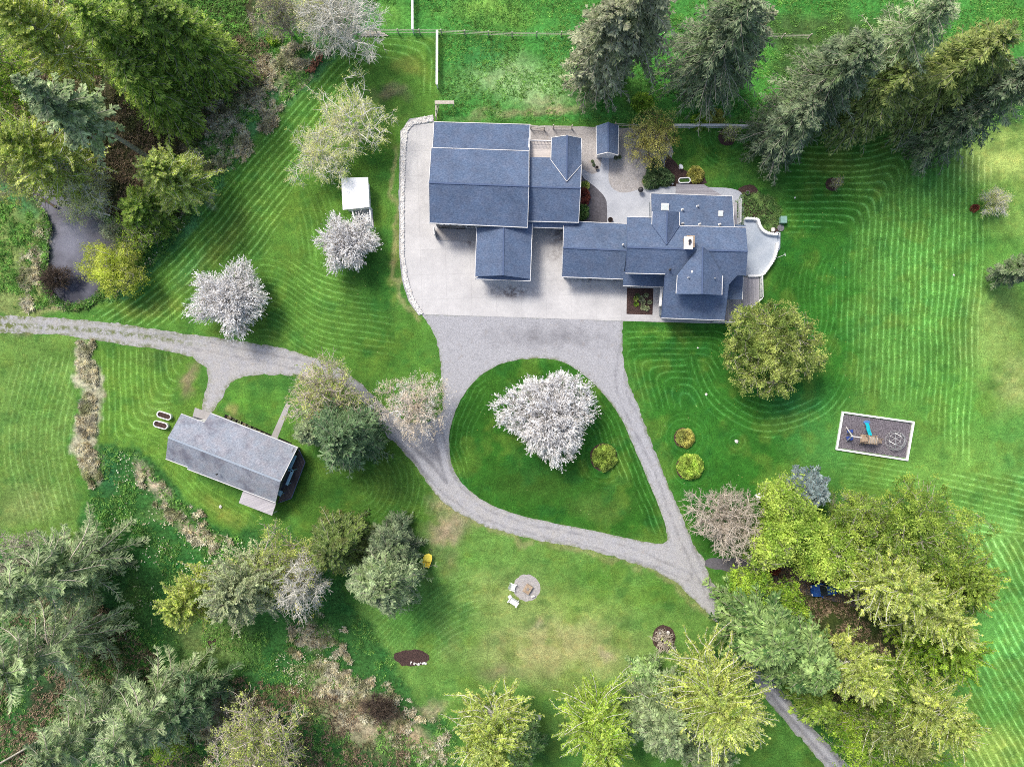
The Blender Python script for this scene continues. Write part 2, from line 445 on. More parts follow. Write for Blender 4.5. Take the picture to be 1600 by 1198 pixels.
def blob(x, y, rx, ry, c, a=1.0, rz=0.0, hard=0.0):
    t = math.radians(rz); dx = wx - x; dy = wy - y
    u = (dx * math.cos(t) + dy * math.sin(t)) / rx; v = (-dx * math.sin(t) + dy * math.cos(t)) / ry
    setc((1 - sst(hard, 1.25, np.hypot(u, v))) * a, c)
def area(poly, c, feather=8, a=1.0, rg=None, warp=True):
    global rough
    d = sdf(wx if warp else CPX, wy if warp else CPY, poly); m = (1 - sst(-feather, feather, d)) * a
    setc(m, c)
    if rg is not None: rough = rough * (1 - m) + rg * m
G_MID = A(70, 126, 40); G_DEEP = A(36, 98, 24); G_TEAL = A(34, 104, 52); G_YEL = A(130, 152, 58); G_OLIVE = A(104, 124, 56)
G_LIT = A(104, 158, 64); DRY = A(168, 158, 112); TAN = A(205, 186, 158); FLOOR = A(70, 74, 48); BROWN = A(104, 90, 70)
# big lawns
area([(960,490),(1190,490),(1230,190),(1360,190),(1340,420),(1330,620),(1200,760),(1120,900),(1050,800)], A(44,112,26), 26)
blob(1330,260,90,60, A(92,146,42), .8); blob(1300,250,60,30, A(120,136,40), .45)
blob(1290,330,60,60, A(40,108,28), .8); blob(1440,420,110,170, A(74,142,48), .8)
blob(1570,240,90,70, A(158,180,86), .95); blob(1600,330,90,60, A(120,158,66), .8)
blob(1500,320,50,50, A(84,146,48), .6); blob(1560,520,70,110, A(128,158,74), .8); blob(1585,600,50,60, A(150,160,92), .7)
blob(1480,600,90,60, A(78,142,42), .7); blob(1590,720,60,80, A(76,140,58), .8); blob(1480,740,130,70, A(110,162,60), .7)
blob(1560,850,110,60, A(112,172,72), .8); blob(1580,1000,110,110, A(86,158,62), .9); blob(1560,1170,90,50, A(132,160,60), .8)
blob(1250,640,70,60, A(40,120,52), .8); blob(1290,700,60,50, A(60,134,54), .7); blob(1180,690,60,40, A(42,104,26), .5)
blob(1210,440,50,60, A(40,100,22), .8); blob(1080,560,70,40, A(36,96,22), .9); blob(1110,235,60,45, A(38,104,26), .9)
blob(1150,290,50,25, A(44,112,24), .9); blob(1040,525,60,10, A(92,146,40), .7); blob(1330,410,40,60, A(66,132,40), .5)
blob(1000,760,40,120, A(40,104,28), .6)
# island
area([(700,560),(940,555),(1050,850),(700,820)], A(44,104,22), 16)
blob(830,760,90,40, A(60,104,30), .8); blob(940,790,60,30, A(82,118,44), .7); blob(780,600,60,30, A(56,112,26), .7); blob(740,690,30,60, A(40,100,24), .8)
# lawn left of forecourt
area([(180,500),(460,190),(560,60),(690,60),(690,180),(640,200),(625,400),(690,600),(560,600),(400,535)], A(84,136,42), 18)
blob(600,440,60,90, A(40,102,30), .9); blob(600,540,80,45, A(50,110,30), .85); blob(430,480,60,60, A(70,124,34), .6)
blob(590,110,70,30, A(66,118,38), .7); blob(640,110,36,22, A(128,140,56), .8); blob(608,155,36,14, A(140,126,104), .75)
blob(590,190,50,20, A(110,130,62), .6); blob(600,240,40,70, A(46,104,30), .8); blob(340,390,100,16, A(120,140,48), .5, -50)
blob(470,330,60,40, A(96,134,36), .6); blob(250,480,90,16, A(126,146,50), .6); blob(622,400,10,80, A(140,142,66), .6)
blob(380,280,120,16, A(72,128,30), .5, -52); blob(560,390,50,40, A(38,92,26), .7)
# north pasture
area([(585,-90),(690,-90),(830,-90),(1700,-90),(1700,190),(1225,195),(900,190),(690,190),(690,56),(560,56)], A(62,140,52), 6, 1, .75, False)
blob(760,20,90,26, A(120,172,64), .85); blob(600,20,60,26, A(104,160,58), .7); blob(900,60,60,50, A(58,138,62), .8)
blob(810,125,110,44, A(150,186,122), .85); blob(850,150,50,14, A(170,170,130), .5); blob(760,85,60,20, A(56,136,66), .7); blob(870,170,60,14, A(164,150,116), .8)
blob(800,178,110,8, A(150,138,104), .6); blob(990,150,40,40, A(96,140,44), .7); blob(1250,30,60,60, A(50,136,46), .8)
blob(1190,110,30,60, A(72,150,46), .8); blob(960,185,60,12, A(60,104,44), .6); blob(1580,30,60,40, A(80,150,48), .8)
blob(1130,190,80,8, A(104,150,60), .7)
# far left meadow and guest house lawn
area([(-90,520),(120,520),(110,700),(135,840),(60,860),(-90,860)], A(98,140,56), 10, 1, .35)
blob(60,620,40,60, A(74,128,44), .6); blob(40,790,60,40, A(134,154,84), .6); blob(90,550,60,14, A(76,120,40), .7)
area([(150,535),(300,550),(330,640),(300,740),(420,800),(360,835),(300,790),(200,690),(155,690)], A(92,142,42), 6, 1, .05)
blob(250,560,50,16, A(80,112,44), .8); blob(300,600,14,36, A(158,136,112), .75, 10); blob(240,640,40,30, A(104,146,54), .7)
blob(390,620,50,24, A(90,152,40), .8); blob(350,800,60,18, A(130,150,54), .8, 30); blob(370,640,10,16, A(170,160,100), .7)
area([(430,810),(470,740),(500,690),(600,690),(640,700),(700,790),(680,840),(560,840)], A(64,110,32), 12, 1, .05)
blob(520,760,40,30, A(48,98,28), .7); blob(600,770,60,26, A(74,118,38), .6); blob(690,800,20,40, A(150,146,104), .7, -30)
blob(708,838,46,30, A(190,164,140), .95); blob(690,880,30,26, A(176,150,128), .8)
# south lawn with fire pit
area([(690,850),(745,826),(850,852),(960,876),(1050,910),(1110,975),(1060,1050),(960,1150),(850,1160),(700,1110),(640,1090),(560,1000),(560,950),(650,900)], A(98,146,58), 14, 1, .05)
blob(870,1010,160,66, A(166,164,108), .9); blob(800,930,90,50, A(146,166,88), .8); blob(700,960,60,60, A(92,150,60), .5); blob(900,950,90,30, A(132,160,70), .6); blob(930,900,70,26, A(78,140,40), .8)
blob(640,960,70,60, A(72,140,48), .8); blob(1030,930,50,40, A(80,138,40), .8); blob(780,1050,50,20, A(136,124,100), .6); blob(700,1000,20,40, A(116,142,72), .6)
blob(950,1012,14,10, A(176,160,136), .6); blob(842,982,14,8, A(176,160,136), .6); blob(890,1080,60,20, A(128,138,80), .6)
blob(740,880,30,12, A(96,158,56), .6); blob(700,880,20,40, A(150,138,104), .4)
# wild ground: top left wood, its grassy bank, bottom left thicket, bottom
area([(-90,-90),(600,-90),(570,40),(520,95),(478,140),(420,185),(350,285),(270,395),(215,450),(180,475),(60,480),(-90,490)], A(74,138,76), 6, 1, 1)
area([(-90,-90),(420,-90),(400,70),(330,150),(270,230),(300,330),(230,380),(190,370),(90,280),(-90,300)], FLOOR, 12, 1, 1)
blob(330,170,36,50, BROWN, .7); blob(360,190,16,40, TAN, .75, 30); blob(340,240,22,26, TAN, .8); blob(440,115,50,26, A(160,140,106), .7, -30)
blob(390,150,26,22, A(150,140,108), .6); blob(430,80,40,40, A(66,132,54), .8); blob(325,310,10,26, A(196,178,168), .7); blob(260,390,46,36, A(40,96,40), .7)
blob(430,40,34,30, A(72,104,60), .7)
setc(sst(.5,.62,fbm(CPX*.035,CPY*.035,81))*.75*(sdf(CPX,CPY,[(300,90),(420,70),(500,60),(520,95),(470,140),(400,200),(330,290),(290,340),(250,300),(290,180)])<0), A(196,176,160))
blob(300,420,60,20,A(50,120,66),.5,-48); blob(460,70,30,30,A(70,150,66),.7)
area([(-90,300),(60,330),(74,400),(76,450),(110,480),(40,498),(-90,498)], A(122,144,76), 6, 1, .8)
blob(55,410,10,60, A(190,170,130), .7); blob(30,330,30,20, A(80,120,60), .8); blob(90,478,40,6, A(176,160,128), .7); blob(10,360,20,20, A(70,110,50), .7)
blob(168,468,14,8, A(190,180,140), .6); blob(30,515,30,10, A(128,120,96), .7)
area([(155,690),(215,700),(300,795),(355,835),(450,830),(520,900),(560,960),(600,1010),(650,1090),(700,1120),(760,1290),(-90,1290),(-90,860),(120,850),(140,760)], A(52,108,46), 8, 1, .9)
blob(170,740,20,50, A(28,96,60), .7); blob(290,880,40,16, A(36,112,48), .8)
blob(160,960,70,60, A(26,86,48), .85); blob(330,1010,80,50, A(118,140,76), .9); blob(210,940,30,50, A(84,118,50), .8); blob(330,1060,60,30, A(92,128,54), .7)
blob(230,1050,60,26, A(66,128,50), .7); blob(420,1060,50,40, A(48,106,52), .8); blob(200,1090,60,30, A(104,98,74), .8); blob(80,1080,70,50, A(50,66,46), .9)
blob(90,930,90,60, A(92,96,72), .8); blob(140,870,34,34, TAN, .9, 40); blob(120,900,30,30, A(130,112,96), .7)
area([(118,535),(148,535),(152,600),(148,680),(158,740),(156,765),(140,755),(122,715),(118,660),(128,620),(118,580)], A(222,206,190), 5, .6, 1)
blob(225,740,10,34, A(210,192,170), .85, -32); blob(245,770,24,12, A(214,198,176), .8, 36); blob(300,830,46,13, A(208,188,164), .85, 32); blob(330,850,18,8, TAN, .7)
blob(262,800,40,16, A(130,150,86), .6); blob(150,620,6,30, A(90,80,66), .4)
blob(490,990,20,26, A(190,172,150), .8); blob(510,1030,26,10, A(140,110,90), .7, 30); blob(540,1080,80,26, A(200,182,152), .85, 25)
blob(560,1130,90,36, A(206,186,156), .85, 30); blob(640,1150,70,26, A(198,176,142), .8, 30); blob(470,1085,60,14, A(150,130,104), .8); blob(590,1105,30,18, A(110,90,80), .9)
blob(620,1180,40,20, A(60,84,40), .7); blob(480,1160,30,30, A(70,100,50), .7); blob(360,1110,60,26, A(150,134,110), .8); blob(280,1120,50,30, A(90,110,66), .7)
blob(890,1140,20,10, A(92,64,58), .9); blob(860,1170,50,24, A(48,92,44), .8); blob(680,1110,24,14, A(190,170,140), .6)
# under the right grove
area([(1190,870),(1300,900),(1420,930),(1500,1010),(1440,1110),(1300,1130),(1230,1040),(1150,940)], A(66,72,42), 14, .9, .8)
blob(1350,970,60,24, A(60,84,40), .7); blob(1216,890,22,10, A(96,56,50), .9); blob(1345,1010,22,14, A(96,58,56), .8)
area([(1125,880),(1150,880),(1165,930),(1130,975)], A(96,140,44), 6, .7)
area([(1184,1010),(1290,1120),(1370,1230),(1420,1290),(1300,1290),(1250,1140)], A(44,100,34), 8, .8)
area([(1205,20),(1400,30),(1600,120),(1590,190),(1340,200),(1225,190)], A(70,90,50), 16, .8, .7)
# edges along the gravel: worn verge
verge = smooth_poly([(690,795),(745,822),(850,850),(960,874),(1046,908),(1110,965)], 1, False)
setc((1 - sst(2, 10, dline(wx, wy, verge))) * .45, DRY)
setc((1 - sst(0, 7, dline(wx, wy, [(618,230),(616,330),(622,430),(640,485)]))) * .5, DRY)
tone = fbm(CPX * .02, CPY * .02, 21, 4)
base *= (0.90 + 0.56 * tone)[..., None]
lum = base @ np.array([.25, .65, .1]); base = base * .88 + lum[..., None] * np.array([.135, .125, .10])
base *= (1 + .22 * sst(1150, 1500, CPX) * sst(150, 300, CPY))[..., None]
yel = sst(.52, .72, fbm(CPX * .03, CPY * .03, 31)) * .4
setc(yel * (1 - rough), A(112, 144, 58))
tl = sst(.55, .75, fbm(CPX * .04 + 9, CPY * .04, 37)) * .35
setc(tl, A(36, 104, 48))

# mower lines -------------------------------------------------------
phase = np.zeros(PX.shape); sw = np.zeros(PX.shape)
sx_ = CPX + (fbm(CPX * .012, CPY * .012, 51) - .5) * 9; sy_ = CPY + (fbm(CPX * .012 + 7, CPY * .012, 52) - .5) * 9
def zone(poly, field, spacing, wgt=1.0, feather=12):
    global phase, sw
    m = (1 - sst(-feather, 2, sdf(CPX, CPY, poly))) * wgt * 1.25
    k = m > sw
    phase = np.where(k, field / spacing, phase); sw = np.maximum(sw, m)
def smax(a, b, k=14.0): return np.logaddexp(a / k, b / k) * k
# right lawn: nested corner turning from level to upright
zone([(1335,235),(1480,190),(1560,260),(1540,480),(1520,740),(1440,660),(1440,640),(1330,620),(1290,480),(1300,400),(1340,340)], sx_ + (sy_ - 600) * .04, 9.4, .85, 18)
zone([(1225,200),(1400,190),(1455,225),(1392,300),(1372,345),(1225,370)], smax(sx_ - 1330 + 24, (345 - sy_) * 1.0 + 24 - 22 * np.exp(-((sx_ - 1440) / 60.) ** 2), 10), 9.6, 1.0, 8)
zone([(1480,830),(1600,830),(1690,900),(1690,1290),(1500,1290),(1490,1100),(1550,1000),(1540,900)], sx_ * .88 - sy_ * .48, 10.5, .9, 14)
zone([(1440,735),(1690,735),(1690,860),(1540,850)], sy_ - .22 * sx_, 10, .6, 12)
zone([(1310,715),(1425,715),(1440,765),(1320,770)], sy_ + 6 * np.sin(sx_ / 40.), 8, .5, 8)
zone([(1200,430),(1310,380),(1320,560),(1270,560),(1230,470)], sx_ + sy_ * .32 + 10 * np.sin(sy_ / 30.), 9, .6, 14)
# around the round tree and the lawn south of the house
rt = np.hypot(sx_ - 1208, sy_ - 545)
zone([(1085,545),(1130,620),(1290,620),(1320,560),(1330,640),(1200,690),(1110,650),(1060,560)], rt, 9.6, 1.0, 8)
zone([(976,508),(1140,508),(1135,560),(1100,640),(1010,640),(980,590)], smax(smax(sy_ * -1 + 585, 1012 - sx_ + (sy_ - 540) * .3, 9), sx_ - 1085 - .4 * (sy_ - 560), 9), 9.2, .9, 8)
for cx_, cy_, r_ in ((1070,684,44),(1078,729,40),(945,715,52),(1150,689,26),(1136,213,60),(1302,288,34)):
    a_ = np.linspace(0, 6.28, 14)[:-1]
    zone([(cx_ + r_ * math.cos(t), cy_ + r_ * math.sin(t)) for t in a_], np.hypot(sx_ - cx_ - 1, sy_ - cy_), 8.5, .4, 10)
# island
zone([(925,600),(1000,700),(1046,845),(1010,830),(985,760),(930,720),(915,650)], dline(sx_, sy_, [(900,565),(945,608),(975,650),(1000,720),(1050,850)]), 8.2, 1.0, 8)
zone([(700,600),(760,560),(760,640),(735,700),(730,770),(696,720)], dline(sx_, sy_, [(800,556),(736,596),(706,660),(700,700),(722,765),(760,795)]), 8.2, .7, 6)
# long swath along the bank on the left
sw_line = smooth_poly([(700,52),(600,56),(530,80),(470,160),(380,255),(300,360),(220,440),(130,500)], 2, False)
d_sw = dline(sx_, sy_, sw_line)
zone([(135,500),(205,440),(290,355),(370,258),(455,160),(520,85),(600,60),(560,150),(470,270),(420,400),(330,420),(290,500),(250,515)], d_sw, 9.8, 1.5, 10)
zone([(540,60),(682,58),(682,150),(660,150),(650,95),(560,95)], smax(sx_ - 560, (175 - sy_)), 10, .7, 4)
zone([(400,400),(520,400),(620,500),(620,560),(480,560),(400,530),(395,440)], sy_ - .15 * sx_ + 40 * np.exp(-((sx_ - 420) / 60.) ** 2), 9.4, .75, 14)
zone([(470,270),(530,260),(530,380),(500,420),(450,400)], sx_ - .3 * (sy_ - 300) + ((sy_ - 330) / 14.) ** 2 * .4, 9.4, .55, 12)
# far left meadow, guest house lawn
zone([(10,560),(118,545),(122,800),(40,830),(-10,700)], sx_ + 18 * np.cos((sy_ - 690) / 60.), 9.6, .95, 16)
zone([(152,540),(290,552),(270,640),(200,690),(156,680)], smax(255 - sx_, sy_ - 620 + (sx_ - 200) * .2, 12), 9, .9, 8)
zone([(200,690),(240,640),(330,760),(420,805),(380,835),(290,780)], dline(sx_, sy_, [(156,690),(230,720),(300,790),(370,835)]), 9, .35, 8)
zone([(560,720),(640,705),(690,790),(650,830),(560,820)], np.hypot(sx_ - 560, sy_ - 760), 9, .5, 14)
# south lawn
zone([(560,940),(660,900),(740,880),(760,960),(700,1040),(620,1060),(570,1010)], sx_ * .5 + sy_ * .85 + 20 * np.sin(sx_ / 50.), 8.5, .45, 20)
sw *= (1 - sst(.2, .6, rough)) * (0.25 + 1.0 * fbm(CPX * .02, CPY * .02, 61)) * (1 + .5 * sst(1200, 1400, CPX))

# beyond the photo the fields simply go on
outd = np.maximum(np.abs(PX - 800) - 880, np.abs(PY - 599) - 680); far = sst(-40, 120, outd)
fl = fbm(PX * .006, PY * .006, 91, 5)[..., None]
field = np.array(A(66, 112, 46)) * (1.5 - fl) + np.array(A(120, 146, 72)) * np.clip(fl - .25, 0, 1)
base = base * (1 - far[..., None]) + field * far[..., None]; sw *= 1 - far; rough = rough * (1 - far) + .6 * far
inside = sdf(CPX, CPY, POND) / S
ZZ = -0.75 * (1 - sst(-1.6, 1.2, inside + (fbm(CPX * .08, CPY * .08, 71) - .5) * 1.0))
bank = (1 - sst(0.2, 1.3, np.abs(inside - .1)))
setc(bank * .6, A(92, 84, 66))
V = np.stack([GX, GY, ZZ], -1).reshape(-1, 3); ny_, nx_ = GX.shape
I = np.arange(ny_ * nx_).reshape(ny_, nx_)
F = np.stack([I[:-1, :-1], I[:-1, 1:], I[1:, 1:], I[1:, :-1]], -1).reshape(-1, 4)

def ground_mat():
    m, nt, b = nmat('meadow_and_lawn'); co = wcoord(nt)
    ac = nd(nt, 'ShaderNodeAttribute', attribute_name='albedo'); rg = nd(nt, 'ShaderNodeAttribute', attribute_name='rough')
    ph = nd(nt, 'ShaderNodeAttribute', attribute_name='phase'); st = nd(nt, 'ShaderNodeAttribute', attribute_name='stripe')
    col = ac.outputs['Color']
    # broad mottling
    n0 = noise(nt, co, 0.55, 5, 0.65)
    col = mixc(nt, 0.75, col, ramp_col(nt, n0, 0.3, 0.7, 0.66, 1.34), 'MULTIPLY')
    hue = ramp(nt, noise(nt, co, 0.9, 4, 0.6), 0.5, 0.75, 0, 0.5)
    col = mixc(nt, hue, col, mixc(nt, 1.0, col, (1.5, 1.12, 1.1), 'MULTIPLY'))
    # mower lines
    fr = math_n(nt, 'FRACT', math_n(nt, 'ADD', ph.outputs['Fac'], math_n(nt, 'MULTIPLY', noise(nt, co, 0.9, 3), 0.2)))
    tri = math_n(nt, 'ABSOLUTE', math_n(nt, 'SUBTRACT', fr, 0.5))
    brk = ramp(nt, noise(nt, co, 1.3, 4), 0.34, 0.58)
    line = math_n(nt, 'MULTIPLY', math_n(nt, 'MULTIPLY', ramp(nt, tri, 0.05, 0.18, 0.85, 0), brk), st.outputs['Fac'], None, True)
    lit = mixc(nt, 1.0, mixc(nt, 1.0, col, (1.8, 1.65, 2.1), 'MULTIPLY'), (0.02, 0.045, 0.02), 'ADD')
    col = mixc(nt, line, col, lit)
    dkl = math_n(nt, 'MULTIPLY', ramp(nt, tri, 0.24, 0.46, 0, 0.36), st.outputs['Fac'], None, True)
    col = mixc(nt, dkl, col, mixc(nt, 1.0, col, (0.55, 0.66, 0.55), 'MULTIPLY'))
    # blades: fine grain at blade-clump size
    g1 = noise(nt, co, 7.0, 4, 0.7)
    col = mixc(nt, 1.0, col, ramp_col(nt, g1, 0.3, 0.7, 0.5, 1.5), 'MULTIPLY')
    g2 = noise(nt, co, 2.3, 4, 0.65)
    col = mixc(nt, math_n(nt, 'ADD', math_n(nt, 'MULTIPLY', rg.outputs['Fac'], 0.6), 0.35), col, ramp_col(nt, g2, 0.3, 0.7, 0.45, 1.5), 'MULTIPLY')
    # daisies and dandelions
    v = nd(nt, 'ShaderNodeTexVoronoi'); v.inputs['Scale'].default_value = 1.9; nt.links.new(co, v.inputs['Vector'])
    sc = nt.nodes.new('ShaderNodeSeparateColor'); nt.links.new(v.outputs['Color'], sc.inputs[0])
    spk = math_n(nt, 'MULTIPLY', ramp(nt, v.outputs['Distance'], 0.10, 0.16, 1, 0), ramp(nt, sc.outputs[0], 0.80, 0.82))
    spk = math_n(nt, 'MULTIPLY', spk, ramp(nt, noise(nt, co, 0.12, 3), 0.45, 0.6, 0, 0.6))
    col = mixc(nt, spk, col, mixc(nt, sc.outputs[1], A(200, 210, 150), A(190, 196, 70)))
    nt.links.new(col, b.inputs['Base Color']); b.inputs['Roughness'].default_value = 0.95
    b.inputs['Specular IOR Level'].default_value = 0.08
    bump(nt, b, math_n(nt, 'ADD', g1, math_n(nt, 'MULTIPLY', g2, rg.outputs['Fac'])), 0.7, 0.12)
    return m
ground = np_mesh('ground', V, F, ground_mat())
me = ground.data
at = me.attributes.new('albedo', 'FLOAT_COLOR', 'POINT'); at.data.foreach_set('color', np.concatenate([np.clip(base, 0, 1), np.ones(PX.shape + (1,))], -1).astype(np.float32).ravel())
for nm, ar in (('rough', rough), ('phase', phase), ('stripe', sw)):
    at = me.attributes.new(nm, 'FLOAT', 'POINT'); at.data.foreach_set('value', ar.astype(np.float32).ravel())
me.polygons.foreach_set('use_smooth', np.ones(len(me.polygons), bool))
tag(ground, kind='structure')
del V, F, I

# pond water
def flat_area(name, poly, mat, z=0.02, step=None, tintf=None, holes=(), kind='structure', extra=None):
    """sheet with constrained outline (photo px at ground level); optional per-vertex tint"""
    outs = [list(poly)] + [list(h) for h in holes]; pts = []; edges = []
    for o in outs:
        b = len(pts); pts += o; edges += [(b + i, b + (i + 1) % len(o)) for i in range(len(o))]
    if step:
        P = np.array(poly); X, Y = np.meshgrid(np.arange(P[:, 0].min(), P[:, 0].max(), step), np.arange(P[:, 1].min(), P[:, 1].max(), step))
        X = X + (np.random.default_rng(1).random(X.shape) - .5) * step * .5
        k = sdf(X, Y, poly) < -step * .4
        for h in holes: k &= sdf(X, Y, list(h)) > step * .4
        pts += list(zip(X[k], Y[k]))
    vs, es, fs, *_ = delaunay_2d_cdt([Vector(p) for p in pts], edges, [], 1 if not holes else 0, 1e-4)
    va = np.array([(v.x, v.y) for v in vs]); fa = np.array([f for f in fs if len(f) == 3])
    c = va[fa].mean(1); k = pip(c[:, 0], c[:, 1], poly)
    for h in holes: k &= ~pip(c[:, 0], c[:, 1], list(h))
    fa = fa[k]
    xy = np.stack([(va[:, 0] - CX) / S, -(va[:, 1] - CY) / S], -1)
    a = xy[fa]; cr = (a[:, 1, 0] - a[:, 0, 0]) * (a[:, 2, 1] - a[:, 0, 1]) - (a[:, 1, 1] - a[:, 0, 1]) * (a[:, 2, 0] - a[:, 0, 0])
    fa[cr < 0] = fa[cr < 0][:, ::-1]
    t = tintf(va[:, 0], va[:, 1]) if tintf else np.zeros(len(va))
    o = np_mesh(name, np.column_stack([xy, np.full(len(xy), z)]), fa, mat, None, t)
    if extra:
        for nm_, fn_ in extra.items():
            a_ = o.data.attributes.new(nm_, 'FLOAT', 'POINT'); a_.data.foreach_set('value', fn_(va[:, 0], va[:, 1]).astype(np.float32))
    if kind: o['kind'] = kind
    return o
def water_mat():
    m, nt, b = nmat('pond_water'); co = wcoord(nt)
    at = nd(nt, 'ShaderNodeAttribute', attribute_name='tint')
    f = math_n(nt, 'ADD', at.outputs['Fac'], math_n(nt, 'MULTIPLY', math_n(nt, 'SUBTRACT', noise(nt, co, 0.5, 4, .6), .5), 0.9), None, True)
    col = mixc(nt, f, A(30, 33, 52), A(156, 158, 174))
    nt.links.new(col, b.inputs['Base Color']); b.inputs['Roughness'].default_value = 0.06
    b.inputs['IOR'].default_value = 1.33; b.inputs['Specular IOR Level'].default_value = 0.9
    n = math_n(nt, 'ADD', noise(nt, co, 3.0, 4), math_n(nt, 'MULTIPLY', noise(nt, co, 9.0, 2), 0.3))
    bump(nt, b, n, 0.12, 0.05)
    return m
pond = flat_area('water', [((p[0] - 118) * 1.05 + 118, (p[1] - 390) * 1.03 + 390) for p in POND], water_mat(), -0.18, 6, lambda x, y: .22 + .75 * np.exp(-(((x - 112) / 34) ** 2 + ((y - 372) / 36) ** 2)) + .5 * np.exp(-(((x - 75) / 22) ** 2 + ((y - 300) / 22) ** 2)))  # pale patches: bright sky reflection painted into the water colour

# gravel drive ------------------------------------------------------
outer = [(-60,490),(0,492),(45,494),(100,497),(200,508),(275,519),(350,530),(400,536),(450,546),(500,563),(540,580),(575,608),(610,646),(652,664),(690,650),(694,620),(690,593),(686,560),(684,532),(665,501),
         (655,487),(980,497),(972,504),(973,560),(982,596),(1000,644),(1018,692),(1042,752),(1060,794),(1085,855),(1096,868),(1112,908),(1133,941),(1158,990),(1191,1041),(1225,1082),(1258,1124),(1316,1186),(1410,1280),
         (1370,1290),(1283,1190),(1258,1161),(1225,1124),(1195,1090),(1172,1053),(1150,1010),(1133,985),(1116,968),(1096,950),(1075,927),(1050,904),(1010,886),(960,870),(910,856),(850,846),(790,832),(745,816),(700,792),(673,763),(650,728),(625,698),(600,678),(582,650),(555,615),(520,592),(457,586),(400,584),(363,594),(356,605),(330,650),(312,640),(329,580),(310,566),(296,556),(250,546),(200,540),(125,527),(88,523),(25,520),(-60,522)]
island = [(802,562),(859,558.6),(898,573),(940,611),(970,650),(988,692),(1012,749),(1031,795),(1044,834),(1042,848),(1018,849),(940,831),(850,814),(805,803),(757,785),(724,758),(706,731),(701,695),(704,665),(715,632),(736,599),(766,575)]
outer_s = jitter(resample(smooth_poly(outer, 1), 4), 3.4, .13, 5)
island_s = jitter(resample(smooth_poly(island, 1), 5), 1.3, .16, 6)
trk = [smooth_poly(t, 2, False) for t in ([(-60,506),(120,512),(280,532),(420,560),(520,580),(600,660),(660,722),(710,780),(800,822),(960,852),(1075,900)],
       [(990,500),(960,600),(1010,690),(1050,790),(1085,880),(1130,965),(1180,1050),(1330,1220)], [(680,660),(690,700),(705,760),(760,806)])]
def gtint(x, y):
    d = np.min([dline(x, y, t) for t in trk], 0); d = d + (fbm(x * .03, y * .03, 4) - .5) * 6
    t = -.16 + .5 * np.exp(-((d - 7) / 2.5) ** 2) - .5 * np.exp(-(d / 2.8) ** 2)
    t += .6 * np.exp(-(((x - 860) / 90) ** 2 + ((y - 526) / 18) ** 2)) + .6 * np.exp(-(((x - 660) / 50) ** 2 + ((y - 715) / 26) ** 2))
    t += .35 * sst(1000, 1090, y) + .5 * sst(985, 1000, y) * 0 - .35 * (1 - sst(0, 460, x)) - .15 * np.exp(-(((x - 960) / 60) ** 2 + ((y - 840) / 30) ** 2))
    return t
def gwarm(x, y):
    return np.clip(1.1 * (1 - sst(380, 640, x)) + .9 * sst(700, 800, y) * (1 - .4 * sst(860, 1000, x)) , 0, 1)
def gweed(x, y):
    e = np.minimum(dline(x, y, outer_s, True), dline(x, y, island_s, True)); mid = dline(x, y, trk[0])
    return .95 * (1 - sst(0, 4.5 + 5 * (1 - sst(300, 480, x)), e)) * (.5 + .5 * sst(.4, .6, fbm(x * .05, y * .05, 12))) + .9 * (1 - sst(2, 6, mid)) * (1 - sst(250, 340, x)) + 1.0 * (1 - sst(0, 60, x)) * .6
drive = flat_area('driveway', outer_s, M['gravel'], 0.014, 3.6, gtint, (island_s,), extra=dict(warm=gwarm, weed=gweed))
side = flat_area('side_path', jitter(resample(smooth_poly([(1100,872),(1140,871),(1180,873),(1225,885),(1275,898),(1340,922),(1420,945),(1425,968),(1340,948),(1260,928),(1200,910),(1150,894),(1100,885)], 2), 6), 3, .15, 9), M['gravel_dark'], 0.008, 8, lambda x, y: -.3 + .5 * sst(1180, 1220, x))
# concrete apron, walks, courtyard
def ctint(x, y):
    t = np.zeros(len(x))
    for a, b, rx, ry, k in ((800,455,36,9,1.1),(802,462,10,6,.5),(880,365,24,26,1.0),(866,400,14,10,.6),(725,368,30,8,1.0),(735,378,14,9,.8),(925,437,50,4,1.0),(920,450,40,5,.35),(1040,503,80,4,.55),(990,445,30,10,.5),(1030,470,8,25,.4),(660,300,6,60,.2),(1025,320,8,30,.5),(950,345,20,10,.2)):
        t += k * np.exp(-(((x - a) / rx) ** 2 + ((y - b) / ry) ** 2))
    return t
apron = flat_area('concrete_apron', [(640,197),(676,192),(830,200),(830,345),(905,340),(905,395),(1160,400),(1160,440),(1150,507),(1135,506),(974,501.5),(662,491),(653,478),(645,464),(636,434),(632,400),(631,300),(633,230),(635,205)], M['concrete'], 0.03, 5, ctint)
walk = smooth_poly([(908,262),(922,272),(930,272),(937,266),(940,252),(940,236),(951,236),(952,262),(950,276),(953,290),(962,299),(975,302),(990,299),(1003,294),(1013,291),(1040,291),(1128,293),(1150,296),(1160,302),(1163,318),(1163,372),(1100,372),(1100,330),(1020,330),(1020,372),(948,372),(949,318),(944,306),(930,292),(908,276)], 1)
flat_area('courtyard_path', walk, M['concrete_wet'], 0.036)
flat_area('courtyard_gravel', jitter(resample([(826,196),(985,200),(1040,204),(1052,238),(1044,262),(1014,290),(1004,302),(960,306),(938,298),(905,300),(905,240),(826,240)], 8), 1.5), M['gravel_light'], 0.02, 8, lambda x, y: .4 * sst(30, 0, np.abs(y - 205)))
flat_area('planting_gravel', [(903,266),(912,272),(932,288),(945,304),(952,320),(952,356),(903,356)], M['gravel_dark'], 0.026, 8, lambda x, y: .3 * sst(320, 345, y))
flat_area('mulch_bed', jitter(resample(smooth_poly([(1040,238),(1052,250),(1063,262),(1080,270),(1100,274),(1106,290),(1046,293),(1036,292)], 1), 6), 1.2), M['mulch'], 0.022)
